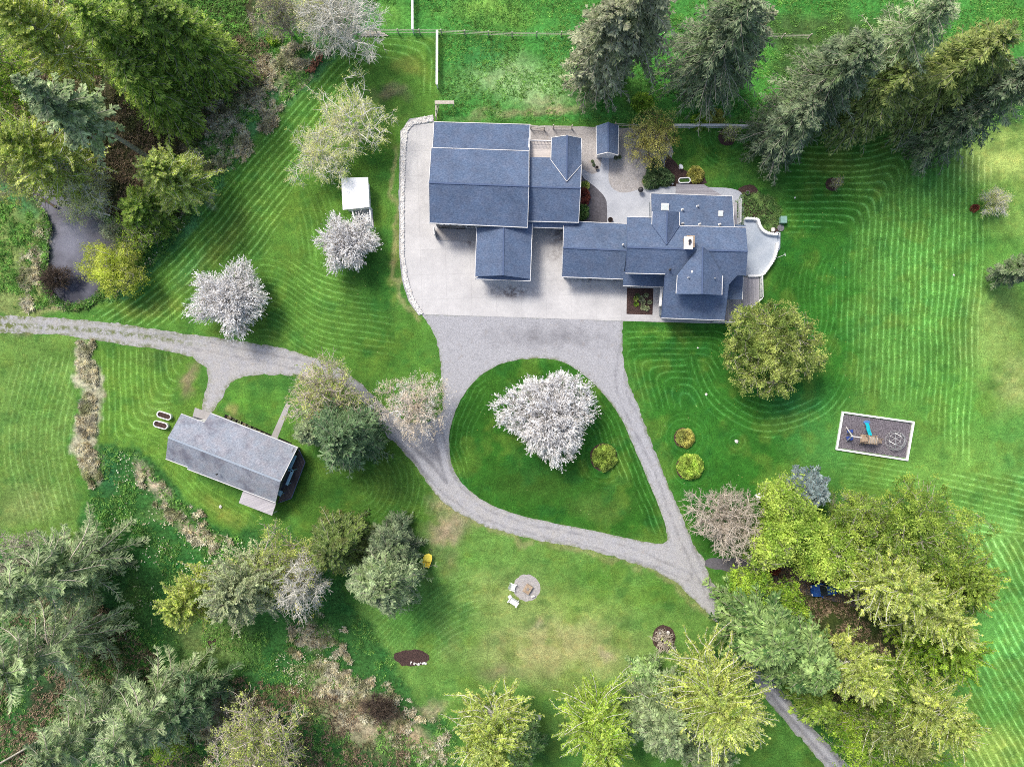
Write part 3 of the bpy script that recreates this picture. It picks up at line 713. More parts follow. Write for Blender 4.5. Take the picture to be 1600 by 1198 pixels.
flat_area('entry_bed', [(979.6,449.6),(1020.9,450.8),(1019.4,492),(978.8,490.6)], M['mulch'], 0.044)
flat_area('terrace_bed', smooth_poly([(1150,296),(1168,288),(1180,290),(1188,304),(1196,322),(1212,338),(1218,350),(1216,370),(1200,372),(1180,372),(1163,362),(1163,318),(1160,302)], 1), M['mulch'], 0.018)
flat_area('guest_bed', [(352,647),(424,679),(420,688),(349,655)], M['mulch_black'], 0.018)
flat_area('guest_bed', [(436,683),(456,692),(452,700),(433,691)], M['mulch_black'], 0.018)
flat_area('guest_walk', [(447,630),(453.5,633),(433,686),(423,683)], M['walk'], 0.024)
for (x, y, rx, ry, m) in ((1067,684,14,16,'mulch'),(1074,730,18,19,'mulch'),(943,714,21,22,'mulch'),(1037,996,18,20,'mulch'),(1136,214,14,14,'mulch'),(1300,288,10,10.5,'mulch'),(331,1002,7,8,'mulch'),(643,1027,28,13,'mulch')):
    poly = jitter([(x + rx * math.cos(t), y + ry * math.sin(t)) for t in np.linspace(0, 2 * math.pi, 28)[:-1]], 1.6 if rx < 24 else 4, .3, int(x))
    flat_area('mulch_ring', poly, M[m], 0.02)
fp = jitter([(823 + 21 * math.cos(t), 918 + 21 * math.sin(t)) for t in np.linspace(0, 2 * math.pi, 40)[:-1]], 2, .3, 2)
flat_area('fire_pit_gravel', fp, M['gravel_light'], 0.018, 5, lambda x, y: -.6 + 0 * x)
flat_area('gravel_strip', jitter(resample([(626,205),(640,186),(675,181),(676,190),(646,199),(640,208),(637,232),(635,300),(635,398),(637,432),(648,466),(664,490),(654,492),(638,470),(628,436),(624,400),(623,300)], 6), 1.2), M['gravel'], 0.012, 8)
PM = [(1318.5,647),(1424,661),(1415,715.5),(1309.5,699.5)]
flat_area('playground_mulch', PM, M['playmulch'], 0.03)
# ------------------------------------------------------------------ BUILDINGS (vertices in world space, parented to an Empty at the base)
def wpart(mb, name, mat, parent, **k):
    o = mb.build(name, mat, parent, **k)
    if parent.type == 'EMPTY': o.matrix_parent_inverse = Matrix.Translation(parent.location).inverted()
    return o
def P3(p): return W(p[0], p[1], p[2])
def roof_slab(name, mat, parent, pts, th=0.14):
    mb = MB(); mb.prism([P3(p) for p in pts], th); return wpart(mb, name, mat, parent)
def edge_trim(name, parent, lines, wd=0.085, ht=0.2, mat=None, out=0.0, dz=-0.04):
    for ln in lines:
        mb = MB()
        for a, b in zip(ln[:-1], ln[1:]): mb.bar(P3(a) + Vector((0, 0, dz)), P3(b) + Vector((0, 0, dz)), wd, ht)
        wpart(mb, name, mat or M['trim'], parent)
def inset_xy(pts, d):
    c = sum((Vector(p[:2]) for p in pts), Vector((0, 0))) / len(pts); n = len(pts); out = []
    ar = sum(pts[i][0] * pts[(i + 1) % n][1] - pts[(i + 1) % n][0] * pts[i][1] for i in range(n)); sg = 1 if ar > 0 else -1
    for i in range(n):
        a = Vector(pts[i - 1][:2]); b = Vector(pts[i][:2]); e = Vector(pts[(i + 1) % n][:2])
        d1 = (b - a).normalized(); d2 = (e - b).normalized()
        n1 = Vector((-d1.y, d1.x)) * sg; n2 = Vector((-d2.y, d2.x)) * sg
        k = n1 + n2; k = k / max(.3, k.dot(n1)) if k.length > 1e-6 else n1
        out.append(b + k * d)
    return out
def wall_block(name, mat, parent, eave, z, d=0.35, z0=-0.1):
    """closed wall volume under the eave outline given as photo px at height z"""
    xy = [XY(p[0], p[1], p[2] if len(p) > 2 else z) for p in eave]
    xy = inset_xy(xy, d); mb = MB(); mb.prism([(p.x, p.y, z - .16) for p in xy], z - .16 - z0)
    o = wpart(mb, name, mat, parent); o['_'] = 0; del o['_']
    return o, xy
def gable_fill(name, mat, parent, a, r, b, inward, d=0.3, th=0.15):
    """triangle wall under the rake from eave a over ridge r to eave b (px,py,z); pushed inward"""
    A_, R_, B_ = P3(a), P3(r), P3(b); iv = Vector((*inward, 0)).normalized()
    n = [p + iv * d - Vector((0, 0, .17)) for p in (A_, R_, B_)]
    ax = (n[2] - n[0]); ax.z = 0; ax.normalize(); n[0] += ax * .3; n[2] -= ax * .3; n[1].z -= .06
    n[0].z = min(n[0].z, n[1].z); m = [p + iv * th for p in n]
    mb = MB(); mb.add(n + m, [(0, 1, 2), (5, 4, 3), (0, 3, 4, 1), (1, 4, 5, 2), (2, 5, 3, 0)])
    return wpart(mb, name, mat, parent)
def openings(parent, wall, a, b, specs):
    """windows/doors on the wall line a->b (world xy, outside on the right of a->b): (t, width, sill z, height, kind)"""
    a = Vector((a[0], a[1], 0)); b = Vector((b[0], b[1], 0)); d = (b - a).normalized(); nrm = Vector((d.y, -d.x, 0)); L = (b - a).length
    for t, wd, z0, ht, kind in specs:
        c = a + d * (t * L) + Vector((0, 0, z0 + ht / 2)); rz = math.atan2(d.y, d.x)
        if kind == 'window':
            fr = MB()
            for s in (-1, 1):
                fr.box(c + d * (s * (wd / 2 + .04)) + nrm * .03, (.09, .09, ht + .18), rz); fr.box(c + Vector((0, 0, s * (ht / 2 + .045))) + nrm * .03, (wd, .09, .09), rz)
            fo = wpart(fr, 'window', M['trim'], parent)
            g = MB(); g.box(c + nrm * .012, (wd, .03, ht), rz); g.build('pane', M['glass'], fo)
        elif kind == 'door':
            g = MB(); g.box(c + nrm * .03, (wd, .06, ht), rz); do = wpart(g, 'door', M['white'], parent)
            h = MB(); h.box(c + d * (wd * .4) + nrm * .09 - Vector((0, 0, .05)), (.05, .06, .12), rz); h.build('handle', M['metal'], do)
        else:
            g = MB(); g.box(c + nrm * .03, (wd, .06, ht), rz)
            do = wpart(g, 'garage_door', M['dark'] if kind == 'dark' else M['white'], parent)
            p = MB(); k = 4
            for i in range(k): p.box(c + d * ((i + .5) / k - .5) * wd * .9 + Vector((0, 0, ht * .33)) + nrm * .065, (wd / k * .6, .02, ht * .12), rz)
            p.build('pane', M['white'] if kind == 'dark' else M['glass'], do)
            r = MB()
            for i in range(1, 4): r.box(c + Vector((0, 0, -ht / 2 + ht * i / 4)) + nrm * .064, (wd, .015, .03), rz)
            r.build('panel_rib', M['trim'], do)

# ---- barn garage with its east wing, front porch wing
barn = empty('barn_garage', W(750, 300, 0), label='large L-shaped garage building with blue-grey shingle roof beside the white rock strip', cat='garage')
R = M['roof']
eN = [(673.9,231,4.7),(826.6,236,4.7)]; rM = [(670.2,285.4,6.3),(826.3,291.1,6.3)]; eS = [(671.1,348.7,4.6),(824.3,355.8,4.6)]
roof_slab('roof', R, barn, [eN[0], eN[1], rM[1], rM[0]]); roof_slab('roof', R, barn, [rM[0], rM[1], eS[1], eS[0]])
edge_trim('ridge_cap', barn, [rM], .22, .05, M['ridge'], dz=.03)
edge_trim('gutter', barn, [eN, eS]); edge_trim('fascia', barn, [[eN[0], rM[0], eS[0]], [eN[1], rM[1], eS[1]]], .07, .2)
roof_slab('shed_roof', R, barn, [(678.2,190.7,3.2),(828,194.9,3.2),(826.8,237,4.2),(675.9,231.6,4.2)])
edge_trim('gutter', barn, [[(678.2,190.7,3.2),(828,194.9,3.2)]]); edge_trim('fascia', barn, [[(678.2,190.7,3.2),(675.9,231,4.2)], [(828,194.9,3.2),(826.9,236,4.2)]], .07, .2)
wo_, bx_ = wall_block('wall', M['siding'], barn, [eN[0], eN[1], eS[1], eS[0]], 4.6, .5)
gable_fill('gable_wall', M['siding'], barn, eN[0], rM[0], eS[0], (1, 0)); gable_fill('gable_wall', M['siding'], barn, eN[1], rM[1], eS[1], (-1, 0))
wall_block('wall', M['siding'], barn, [(679,193,3.2),(827,197,3.2),(826.5,232,3.2),(677,228,3.2)], 3.3, .35)
openings(barn, wo_, bx_[3], bx_[2], [(.17, 3.6, .05, 2.6, 'dark'), (.4, 1.1, 1.0, 1.2, 'window')])
openings(barn, wo_, bx_[0], bx_[3], [(.3, 1.1, 1.2, 1.2, 'window'), (.6, 1.1, 1.2, 1.2, 'window')])
# corner screen wall and raised entry slab below the south eave
mb = MB(); mb.bar(W(678.5, 357, 1.1), W(680, 369, 1.1), .14, 2.2); wpart(mb, 'wing_wall', M['trim'], barn)
mb = MB(); mb.prism([W(682,357,.12), W(744,359,.12), W(744,377,.12), W(682,375,.12)], .14); wpart(mb, 'entry_slab', M['walk'], barn)
# east wing
wr = [(826.6,292,5.4),(907.2,294,5.4)]; wn_ = [(827.2,245.6,4.0),(862,246.4,4.0)]; ws = [(825.2,345.9,3.9),(904,347.9,3.9)]
roof_slab('roof', R, barn, [wn_[0], wn_[1], (885.4,283.7,5.15), (908.3,257.9,4.36), wr[1], wr[0]]); roof_slab('roof', R, barn, [wr[0], wr[1], ws[1], ws[0]])
edge_trim('ridge_cap', barn, [wr], .2, .05, M['ridge'], dz=.03); edge_trim('gutter', barn, [ws]); edge_trim('fascia', barn, [[(908.3,257.9,4.36), wr[1], ws[1]]], .07, .2)
# cross gable on the wing
gr = [(885.9,211.7,5.3),(885.4,283.7,5.3)]
roof_slab('roof', R, barn, [(861.8,215.3,4.0), gr[0], gr[1], (860.7,250.2,4.1)]); roof_slab('roof', R, barn, [gr[0], (908.6,216.2,4.0), (908.3,257.9,4.36), gr[1]])
edge_trim('gutter', barn, [[(861.8,215.3,4.0),(860.7,250.2,4.1)], [(908.6,216.2,4.0),(908.3,257.9,4.2)]]); edge_trim('fascia', barn, [[(861.8,215.3,4.0), gr[0], (908.6,216.2,4.0)]], .07, .16)
edge_trim('valley', barn, [[(860.7,250.2,4.15), (885.4,283.7,5.35), (908.3,257.9,4.45)]], .06, .05, M['trim'], dz=.02)
edge_trim('ridge_cap', barn, [gr], .2, .05, M['ridge'], dz=.03)
wall_block('wall', M['siding'], barn, [(828,250,3.9),(862,250,3.9),(862,217,3.9),(907,217,3.9),(904,346,3.9),(827,344,3.9)], 3.95, .35)
gable_fill('gable_wall', M['siding'], barn, (861.8,215.3,4.0), gr[0], (908.6,216.2,4.0), (0, -1))
gable_fill('gable_wall', M['siding'], barn, (908.3,250,4.0), wr[1], ws[1], (-1, 0))
# balcony over the shed
mb = MB(); mb.prism([W(828,218,2.9), W(861,219,2.9), W(861,247,2.9), W(828,246,2.9)], .18); wpart(mb, 'balcony', M['deck_tan'], barn)
mb = MB()
for y in (219.4,):
    for z in (3.0, 3.45, 3.9): mb.bar(W(828, y, z), W(860.5, y + .8, z), .07, .07)
for i in range(7): mb.bar(W(828 + i * 5.4, 219.4 + i * .13, 2.9), W(828 + i * 5.4, 219.4 + i * .13, 3.9), .06, .06)
mb.bar(W(826.8,216,3.9), W(826,236,3.9), .12, .3); wpart(mb, 'railing', M['white'], barn)
# front porch wing
fr_ = [(786.9,352.4,4.45),(786,430.2,4.45)]
roof_slab('roof', R, barn, [(744.9,356,3.35), (786.9,352.4,4.45), fr_[1], (742.6,432,3.35)]); roof_slab('roof', R, barn, [fr_[0], (832,345.5,3.35), (829,436,3.35), fr_[1]])
roof_slab('hip_roof', R, barn, [(742,435.9,3.2), (749,431,3.3), (767,428.8,3.85), (786,428,3.95), (806,429.4,3.85), (822,433,3.3), (828.6,439,3.2)], .1)
edge_trim('gutter', barn, [[(744.9,354.4,3.35),(742,435.9,3.3)], [(832,347,3.35),(828.6,439,3.3)], [(742,436.2,3.2),(828.6,439.2,3.2)]]); edge_trim('ridge_cap', barn, [fr_], .2, .05, M['ridge'], dz=.03)
w2, b2 = wall_block('wall', M['siding'], barn, [(745,356,3.3),(831,349,3.3),(828.6,436,3.3),(742.5,433,3.3)], 3.25, .45)
openings(barn, w2, b2[3], b2[2], [(.28, 2.7, .05, 2.3, 'white'), (.74, 2.7, .05, 2.3, 'white')])
# pent roof between porch wing and breezeway
roof_slab('pent_roof', R, barn, [(830,345,3.6),(904,349,3.5),(885.4,356.4,3.05),(832,354.6,3.1)]); edge_trim('gutter', barn, [[(831,355.2,3.05),(885.6,357,3.05)]], .1, .12)

# ---- main house with attached two-car garage
house = empty('main_house', W(1075, 420, 0), label='large house with blue-grey gabled roof, tan chimney cap and curved patio', cat='house')
gN = [(880.6,351,3.0),(979.6,354,3.0)]; gN = [(880.6,345.5,3.0),(979.6,349.7,3.0)]; gR = [(879.7,387,4.5),(979.0,391.2,4.5)]; gS = [(877.7,432.7,3.0),(974,436.4,3.0)]
roof_slab('roof', R, house, [gN[0], gN[1], gR[1], gR[0]]); roof_slab('roof', R, house, [gR[0], gR[1], gS[1], gS[0]])
edge_trim('gutter', house, [gN, gS]); edge_trim('fascia', house, [[gN[0], gR[0], gS[0]]], .07, .18); edge_trim('ridge_cap', house, [gR], .2, .05, M['ridge'], dz=.03)
w3, b3 = wall_block('wall', M['siding'], house, [gN[0], gN[1], gS[1], gS[0]], 3.0, .4)
gable_fill('gable_wall', M['siding'], house, gN[0], gR[0], gS[0], (1, 0))
openings(house, w3, b3[3], b3[2], [(.27, 2.9, .05, 2.2, 'white'), (.72, 2.9, .05, 2.2, 'white')])
mR = [(979.9,386.2,7.6),(1167.8,392.7,7.6)]
sl = (7.6 - 3.9) / 108.0           # fall per photo px of the long south slope
zs = lambda y, x=1075: 7.6 - sl * max(0, (y - (386.2 + (x - 980) * .0346)))
def ms(x, y): return (x, y, zs(y, x))
roof_slab('roof', R, house, [(979.9,338.9,5.7),(1061.5,341.7,5.7),(1061.8,352.9,6.1),(1164.9,356,6.1), mR[1], mR[0]])
roof_slab('roof', R, house, [mR[0], mR[1], ms(1164.9,430.1), ms(1151.8,430.7), ms(1138.6,444.7), ms(1131.9,500.2), ms(1033.4,496.7), ms(1039.3,428), ms(977,426.6)])
edge_trim('gutter', house, [[(979.9,338.9,5.7),(1018.5,339.7,5.7)], [(1061.8,352.9,6.1),(1165.5,355.4,6.1)], [ms(977,427), ms(1039.3,428.4)], [ms(1033.4,497), ms(1132,500.6)]])
edge_trim('fascia', house, [[(1164.9,355,6.0), mR[1], ms(1164.9,430.1)], [ms(1138.6,444.7), ms(1131.9,500.2)], [ms(1033.4,496.7), ms(1039.3,428)], [(979.9,338.9,5.6), mR[0], ms(977,426.6)]], .05, .16, M['ridge'])
edge_trim('ridge_cap', house, [[mR[0], (1076,389.6,7.6)], [(1107.3,391,7.6), mR[1]]], .2, .05, M['ridge'], dz=.03)
wall_block('wall', M['siding'], house, [(980,341,5.7),(1165,356,5.7),(1164,429,5.7),(978,425,5.7)], 5.7, .35)
w4, b4 = wall_block('wall', M['siding'], house, [(1036,432,4.0),(1138,432,4.0),(1132,498,4.0),(1034,495,4.0)], 3.9, .5)
openings(house, w4, b4[3], b4[2], [(.2, 1.3, .9, 1.3, 'window'), (.5, 1.8, .9, 1.3, 'window'), (.82, 1.3, .9, 1.3, 'window')])
gable_fill('gable_wall', M['siding'], house, (979.9,340,5.7), mR[0], ms(977,426.6), (1, 0)); gable_fill('gable_wall', M['siding'], house, (1164.9,356,5.9), mR[1], ms(1164.9,430.1), (-1, 0))
# white porch columns wall on the west side of the wing
mb = MB()
mb.prism([W(1032,448,2.4), W(1036,448,2.4), W(1033.5,478,2.4), W(1029.5,478,2.4)], .12)
for y in (449, 463, 477): mb.bar(W(1033 - (y - 449) * .08, y, 0), W(1033 - (y - 449) * .08, y, 2.3), .2, .2)
wpart(mb, 'side_canopy', M['white'], house)
# low north roof
nS = [(1016.8,302.1,3.1),(1144.5,306.8,3.1)]; nT = [(1017.5,354,4.6),(1147.4,357,4.6)]
roof_slab('lower_roof', R, house, [nS[0], nS[1], nT[1], nT[0]]); edge_trim('gutter', house, [nS]); edge_trim('fascia', house, [[nS[0], nT[0]], [nS[1], nT[1]]], .07, .18)
w5, b5 = wall_block('wall', M['siding'], house, [nS[0], nS[1], (1146,350,3.1), (1017.3,345,3.1)], 3.1, .4)
openings(house, w5, b5[1], b5[0], [(.2, 1.6, .9, 1.2, 'window'), (.55, 2.2, .1, 2.1, 'window'), (.85, 1.2, .9, 1.2, 'window')])
roof_slab('lower_roof', R, house, [(1147,351,3.6),(1165,352,3.6),(1165,357.5,3.9),(1147,357,3.9)], .1)
# north cross gable
dr = [(1042.2,330.1,7.4),(1041.3,382.4,7.4)]
roof_slab('dormer_roof', R, house, [(1019.7,330.1,6.2), dr[0], dr[1], (1018.8,351.2,6.25)]); roof_slab('dormer_roof', R, house, [dr[0], (1061.2,331.3,6.2), (1061.2,352.6,6.25), dr[1]])
edge_trim('gutter', house, [[(1019.4,330.5,6.15),(1018.5,351.2,6.2)], [(1061.4,331.5,6.15),(1061.4,352.6,6.2)]], .1, .16); edge_trim('ridge_cap', house, [dr], .18, .05, M['ridge'], dz=.03)
edge_trim('valley', house, [[(1018.8,351.2,6.3), (1041.3,382.4,7.5), (1061.2,352.6,6.3)]], .07, .05, M['ridge'], dz=.03)
wall_block('wall', M['siding'], house, [(1020,332,6.2),(1060.6,333,6.2),(1060,356,6.2),(1020,354,6.2)], 6.1, .3)
gable_fill('gable_wall', M['siding'], house, (1019.7,331,6.2), (1042.2,331,7.4), (1061.2,332,6.2), (0, -1))
# south dormer
qr = [(1097.7,385.2,8.3),(1096.8,459.3,8.3)]
roof_slab('dormer_roof', R, house, [(1090,389.5,7.9), (1058.8,428.6,6.9), (1056.8,459.3,6.9), qr[1], qr[0]]); roof_slab('dormer_roof', R, house, [qr[0], qr[1], (1127.5,461.3,6.9), (1128.4,430.1,6.9), (1106.5,390.6,7.9)])
edge_trim('gutter', house, [[(1058.6,430,6.85),(1056.6,458.6,6.85)], [(1128.6,431,6.85),(1127.7,460.6,6.85)]], .12, .18); edge_trim('ridge_cap', house, [qr], .2, .05, M['ridge'], dz=.03)
w6, b6 = wall_block('wall', M['siding'], house, [(1058.8,430,6.9),(1128,430,6.9),(1127.2,459.5,6.9),(1057.2,457.8,6.9)], 6.8, .35)
gable_fill('gable_wall', M['siding'], house, (1056.8,458.5,6.9), (1096.8,458.5,8.3), (1127.5,460.3,6.9), (0, 1))
openings(house, w6, b6[3], b6[2], [(.3, 1.2, 5.3, 1.1, 'window'), (.7, 1.2, 5.3, 1.1, 'window')])
# porch roofs
roof_slab('porch_roof', R, house, [(974.5,424,3.9),(1040,427,3.9),(1037.6,448.4,3.1),(973.5,446.3,3.1)]); edge_trim('gutter', house, [[(973.5,446.5,3.1),(1037.6,448.8,3.1)]])
roof_slab('porch_roof', R, house, [(1152,430.5,3.9),(1161,430.5,3.9),(1159.9,468.1,3.0),(1136.6,467.5,3.0),(1139,443,3.5)]); edge_trim('fascia', house, [[(1161,431,3.8),(1160,468,3.0)]], .1, .14)
mb = MB()
for x in (978, 998, 1018, 1035): mb.bar(W(x, 444.5, 0), W(x, 444.5, 0) + Vector((0, 0, 3.0)), .16, .16)
wpart(mb, 'porch_posts', M['white'], house)
# chimney, skylights, roof vents
mb = MB(); mb.box(W(1075.6, 380, 7.7), (1.0, 1.45, 2.2), math.radians(-2)); ch = wpart(mb, 'chimney', M['wood_tan'], house)
mb = MB(); mb.box(W(1075.6, 379.5, 8.86), (1.12, 1.6, .12), math.radians(-2)); mb.build('chimney_cap', plain('chimney_cap', (.72, .67, .62)), ch)
mb = MB(); mb.lathe([(.14, 0), (.14, .22), (.19, .22), (.19, .28)], W(1077.4, 377, 8.9), 12); mb.build('flue', M['black'], ch); mb = MB(); mb.lathe([(.12, 0), (.12, .16)], W(1077.2, 381, 8.9), 12); mb.build('flue', M['black'], ch)
for (x, y, z, sx, sy) in ((1039,323.4,3.85,1.0,.95), (1126,334,4.1,.62,.75)):
    mb = MB(); mb.box(W(x, y, z), (sx, sy, .16), math.radians(-2)); sk = wpart(mb, 'skylight', M['trim'], house)
    mb = MB(); mb.box(W(x, y, z + .095), (sx * .82, sy * .82, .03), math.radians(-2)); mb.build('pane', plain('skylight_dome', (.62, .68, .66), .15, 0, .8), sk)
for (x, y, z, r) in ((1090,322.5,3.75,.11),(1066.4,328,3.95,.13),(1067,349.5,4.65,.12),(1093.4,350.5,4.65,.12),(1124.6,351,4.65,.12),(1081.8,425.4,7.35,.24),(1047,421.5,6.75,.1),(1075.5,434,7.55,.08),(1116,435.5,7.35,.08),(973.6,382.5,4.6,.1)):
    mb = MB(); mb.lathe([(r * 1.5, -.1), (r * 1.5, -.02), (r * .8, .02), (r * .8, .25), (r * 1.1, .28), (r, .38), (r * .4, .42)], W(x, y, z), 12)
    wpart(mb, 'roof_vent', M['galv'] if y not in (421.5,) else M['black'], house, smooth=False)
# decks and patio
mb = MB(); mb.prism([W(1056.8,287.4,.35), W(1100,288.4,.35), W(1131,307,.35), W(1056.5,306,.35)], .3); wpart(mb, 'rear_deck', M['deck'], house)
mb = MB(); mb.prism([W(1146,316,.4), W(1151.5,316,.4), W(1151.5,351,.4), W(1147,351,.4)], .35); sdk = wpart(mb, 'side_deck', M['deck_v'], house)
def railing(name, parent, pts, h=1.0, z0=.4, n=.9, mat=None):
    mb = MB()
    for a, b in zip(pts[:-1], pts[1:]):
        pa = Vector((*XY(*a), z0)); pb = Vector((*XY(*b), z0)); L = (pb - pa).length; k = max(1, round(L / n))
        for z in (.15, .55, h): mb.bar(pa + Vector((0, 0, z)), pb + Vector((0, 0, z)), .1 if z == h else .05, .06)
        for i in range(k + 1):
            p = pa.lerp(pb, i / k); mb.bar(p, p + Vector((0, 0, h + .05)), .1, .1)
        for i in range(k * 6):
            p = pa.lerp(pb, i / (k * 6)); mb.bar(p + Vector((0, 0, .15)), p + Vector((0, 0, h - .02)), .03, .03)
    return wpart(mb, name, mat or M['white'], parent)
railing('railing', house, [(1152.5,315),(1152.2,351)])
deckp = [(1134,432),(1186.8,433),(1186.8,467),(1146,505.5),(1112,504.5),(1112,498)]
mb = MB(); mb.prism([W(*p, .45) for p in deckp], .4); wpart(mb, 'terrace_deck', M['deck_v'], house)
railing('railing', house, [(1185.5,433),(1186.2,467),(1146,504.8),(1112,504)], 1.0, .45)
curve1 = smooth_poly([(1163.5,342.3),(1183,342.6),(1184.5,352),(1190,361),(1200,366),(1214,367)], 2, False)
curve2 = smooth_poly([(1213,380),(1212,393),(1207,408),(1197,422),(1190,431.5),(1168,431.5)], 2, False)
patio = [(1163,343)] + list(curve1) + [(1214,367),(1214,380)] + list(curve2) + [(1163,431.5)]
mb = MB(); mb.prism([W(*p, .3) for p in patio], .28); pt_ = wpart(mb, 'curved_patio', M['patio'], house)
for cv in (curve1, curve2):
    mb = MB()
    for a, b in zip(cv[:-1], cv[1:]): mb.bar(W(*a, .5), W(*b, .5), .26, .7); mb.lathe([(.13, 0), (.13, .698)], W(*b, .15), 8)
    mb.build('patio_wall', M['white'], pt_)
mb = MB(); mb.prism([W(1213,362,.14), W(1219.5,363,.14), W(1219,388,.14), W(1214,396,.14), W(1213,384,.14)], .13); mb.build('patio_step', M['patio'], pt_)

# ---- garden shed behind the garage
shed = empty('garden_shed', W(949, 222, 0), label='small narrow shed with blue-grey gable roof at the head of the courtyard path', cat='shed')
sr = [(950.1,191,3.3),(950.1,237.5,3.3)]
roof_slab('roof', R, shed, [(932,196.9,2.3), sr[0], sr[1], (932.8,241.6,2.3)]); roof_slab('roof', R, shed, [sr[0], (966.2,195.7,2.3), (965.3,242.3,2.3), sr[1]])
edge_trim('gutter', shed, [[(931.6,197,2.25),(932.4,241.8,2.25)], [(966.5,196,2.25),(965.6,242.5,2.25)]], .1, .14)
edge_trim('fascia', shed, [[(932.6,242.3,2.3),(950,238.4,3.25),(965.6,242.8,2.3)]], .1, .18); edge_trim('ridge_cap', shed, [sr], .16, .05, M['ridge'], dz=.03)
w7, b7 = wall_block('wall', M['white'], shed, [(932,197.5,2.3),(966.2,196.5,2.3),(965,241,2.3),(933,240.5,2.3)], 2.3, .22)
gable_fill('gable_wall', M['white'], shed, (933,241.5,2.3), (950.1,237.5,3.3), (965,242,2.3), (0, 1), .12); gable_fill('gable_wall', M['white'], shed, (932,197,2.3), (950.1,191.5,3.3), (966,196,2.3), (0, -1), .25)
openings(shed, w7, b7[3], b7[2], [(.5, .9, .05, 1.95, 'door')])

# ---- guest house
gh = empty('guest_house', W(365, 705, 0), label='long guest house with weathered grey shingle roof turned at an angle by the gravel drive', cat='house')
G = M['roof_guest']
a1, a2, a3, a4, a5 = (283,646.1,3.3), (306.5,654.8,3.3), (319.6,659.8,3.3), (329.2,645.2,2.9), (465.1,698.6,2.9)
r1, r2, r3 = (262.7,682.8,4.8), (302.1,697.6,4.8), (438.5,751.6,4.8)
s1, s2, s3, s4 = (258.9,716.7,3.3), (293.5,729.8,3.3), (292.5,732.4,3.2), (430.6,785,3.2)
roof_slab('roof', G, gh, [a1, a3, a4, a5, r3, r1]); roof_slab('roof', G, gh, [r1, r3, s4, s3, s2, s1])
edge_trim('gutter', gh, [[a4, a5], [s1, s2], [s3, s4]], .1, .15); edge_trim('fascia', gh, [[a1, a3], [a5, r3]], .07, .16)
edge_trim('ridge_cap', gh, [[r1, r3]], .26, .05, M['ridge_guest'], dz=.03)
w8, b8 = wall_block('wall', M['siding_dark'], gh, [a1, a5, s4, s1], 3.0, .45)
gable_fill('gable_wall', M['siding_dark'], gh, a1, r1, s1, (.9, -.4)); gable_fill('gable_wall', M['siding_dark'], gh, (465,698.6,3.2), r3, s4, (-.9, .4), .35)
openings(gh, w8, b8[1], b8[0], [(.12, 1.2, .9, 1.2, 'window'), (.3, .95, .05, 2.0, 'door'), (.5, 1.4, .9, 1.2, 'window'), (.82, 2.6, .05, 2.1, 'white')])
mb = MB(); mb.prism([W(304.6,636.6,.1), W(331,645.8,.1), W(322,662,.1), W(300,654,.1)], .12); wpart(mb, 'garage_slab', M['walk'], gh)
# brown deck, stair well and pale blue railings at the east end
mb = MB(); mb.prism([W(467,702,.9), W(476.8,721.8,.9), W(455.4,778.2,.9), W(434,785.6,.9), W(446,748,.9)], .25); dk = wpart(mb, 'deck', M['deck_brown'], gh)
mb = MB(); dd = [(467,702),(476.8,721.8),(455.4,778.2),(434,785.6)]
for a, b in zip(dd[:-1], dd[1:]): mb.bar(W(*a, 1.0), W(*b, 1.0), .08, .12)
mb.build('deck_kerb', M['ridge'], dk)
blue = plain('pale_blue_paint', A(150, 200, 226), .5)
mb = MB(); bl = [((461,711),(451,733.5),.55),((450.5,733.5),(457.4,734.8),.3),((457.2,735),(448,757.5),.36),((439.4,766.5),(436,774),.5)]
for a, b, wd in bl: mb.bar(W(*a, 2.6), W(*b, 2.6), wd, .12)
for x, y in ((457,735),(448,757),(437,773)): mb.bar(W(x, y, 2.6), Vector((*W(x, y, 2.6).xy, .9)), .1, .1)
wpart(mb, 'entry_trim', blue, gh)
mb = MB(); mb.prism([W(450,737,2.5), W(455.5,738.5,2.5), W(447.5,758,2.5), W(438,766,2.5)], .1); wpart(mb, 'dark_opening', plain('opening_shade', A(52, 62, 78), .6), gh)  # dark sheet stands for the shade in the opening between the blue frames
mb = MB(); mb.prism([W(379.9,766.2,2.5), W(431.4,786,2.5), W(425,805.2,2.3), W(373.1,785.4,2.3)], .08); pr = wpart(mb, 'patio_roof', M['panel'], gh)
mb = MB()
for p in ((375,785),(400,794.5),(424,803)): mb.bar(W(*p, 2.2), Vector((*W(*p, 2.2).xy, 0)), .1, .1)
mb.build('post', M['white'], pr)
mb = MB(); mb.lathe([(.1, 0), (.1, .3), (.13, .34)], W(339.8, 740.5, 4.1), 10); wpart(mb, 'roof_vent', M['black'], gh)

# ---- white outbuilding with open frame pen
coop = empty('outbuilding', W(556, 305, 0), label='white flat-roofed outbuilding with a framed pen, half under the blossom tree', cat='shed')
mb = MB(); mb.prism([W(533,278,2.5), W(575,277,2.5), W(577.2,323.5,2.4), W(535.5,328,2.4)], .12); rf = wpart(mb, 'roof', plain('white_sheet_roof', (.97, .97, .97), .7), coop)
mb = MB(); mb.prism([(*W(537,282,2.35).xy, 2.3), (*W(572,281,2.35).xy, 2.3), (*W(574,320,2.35).xy, 2.25), (*W(539,324,2.35).xy, 2.25)], 2.3); wl_ = wpart(mb, 'wall', M['white'], coop)
mb = MB(); pen = [(548.6,324),(577.4,322.4),(580,352),(557,352.8)]
for i in range(4):
    a, b = pen[i], pen[(i + 1) % 4]; mb.bar(W(*a, 1.9), W(*b, 1.9), .16, .12); mb.bar(W(*a, 1.9), Vector((*W(*a, 1.9).xy, 0)), .1, .1)
    mb.bar(Vector((*W(*a, 1.9).xy, .9)), Vector((*W(*b, 1.9).xy, .9)), .06, .06)
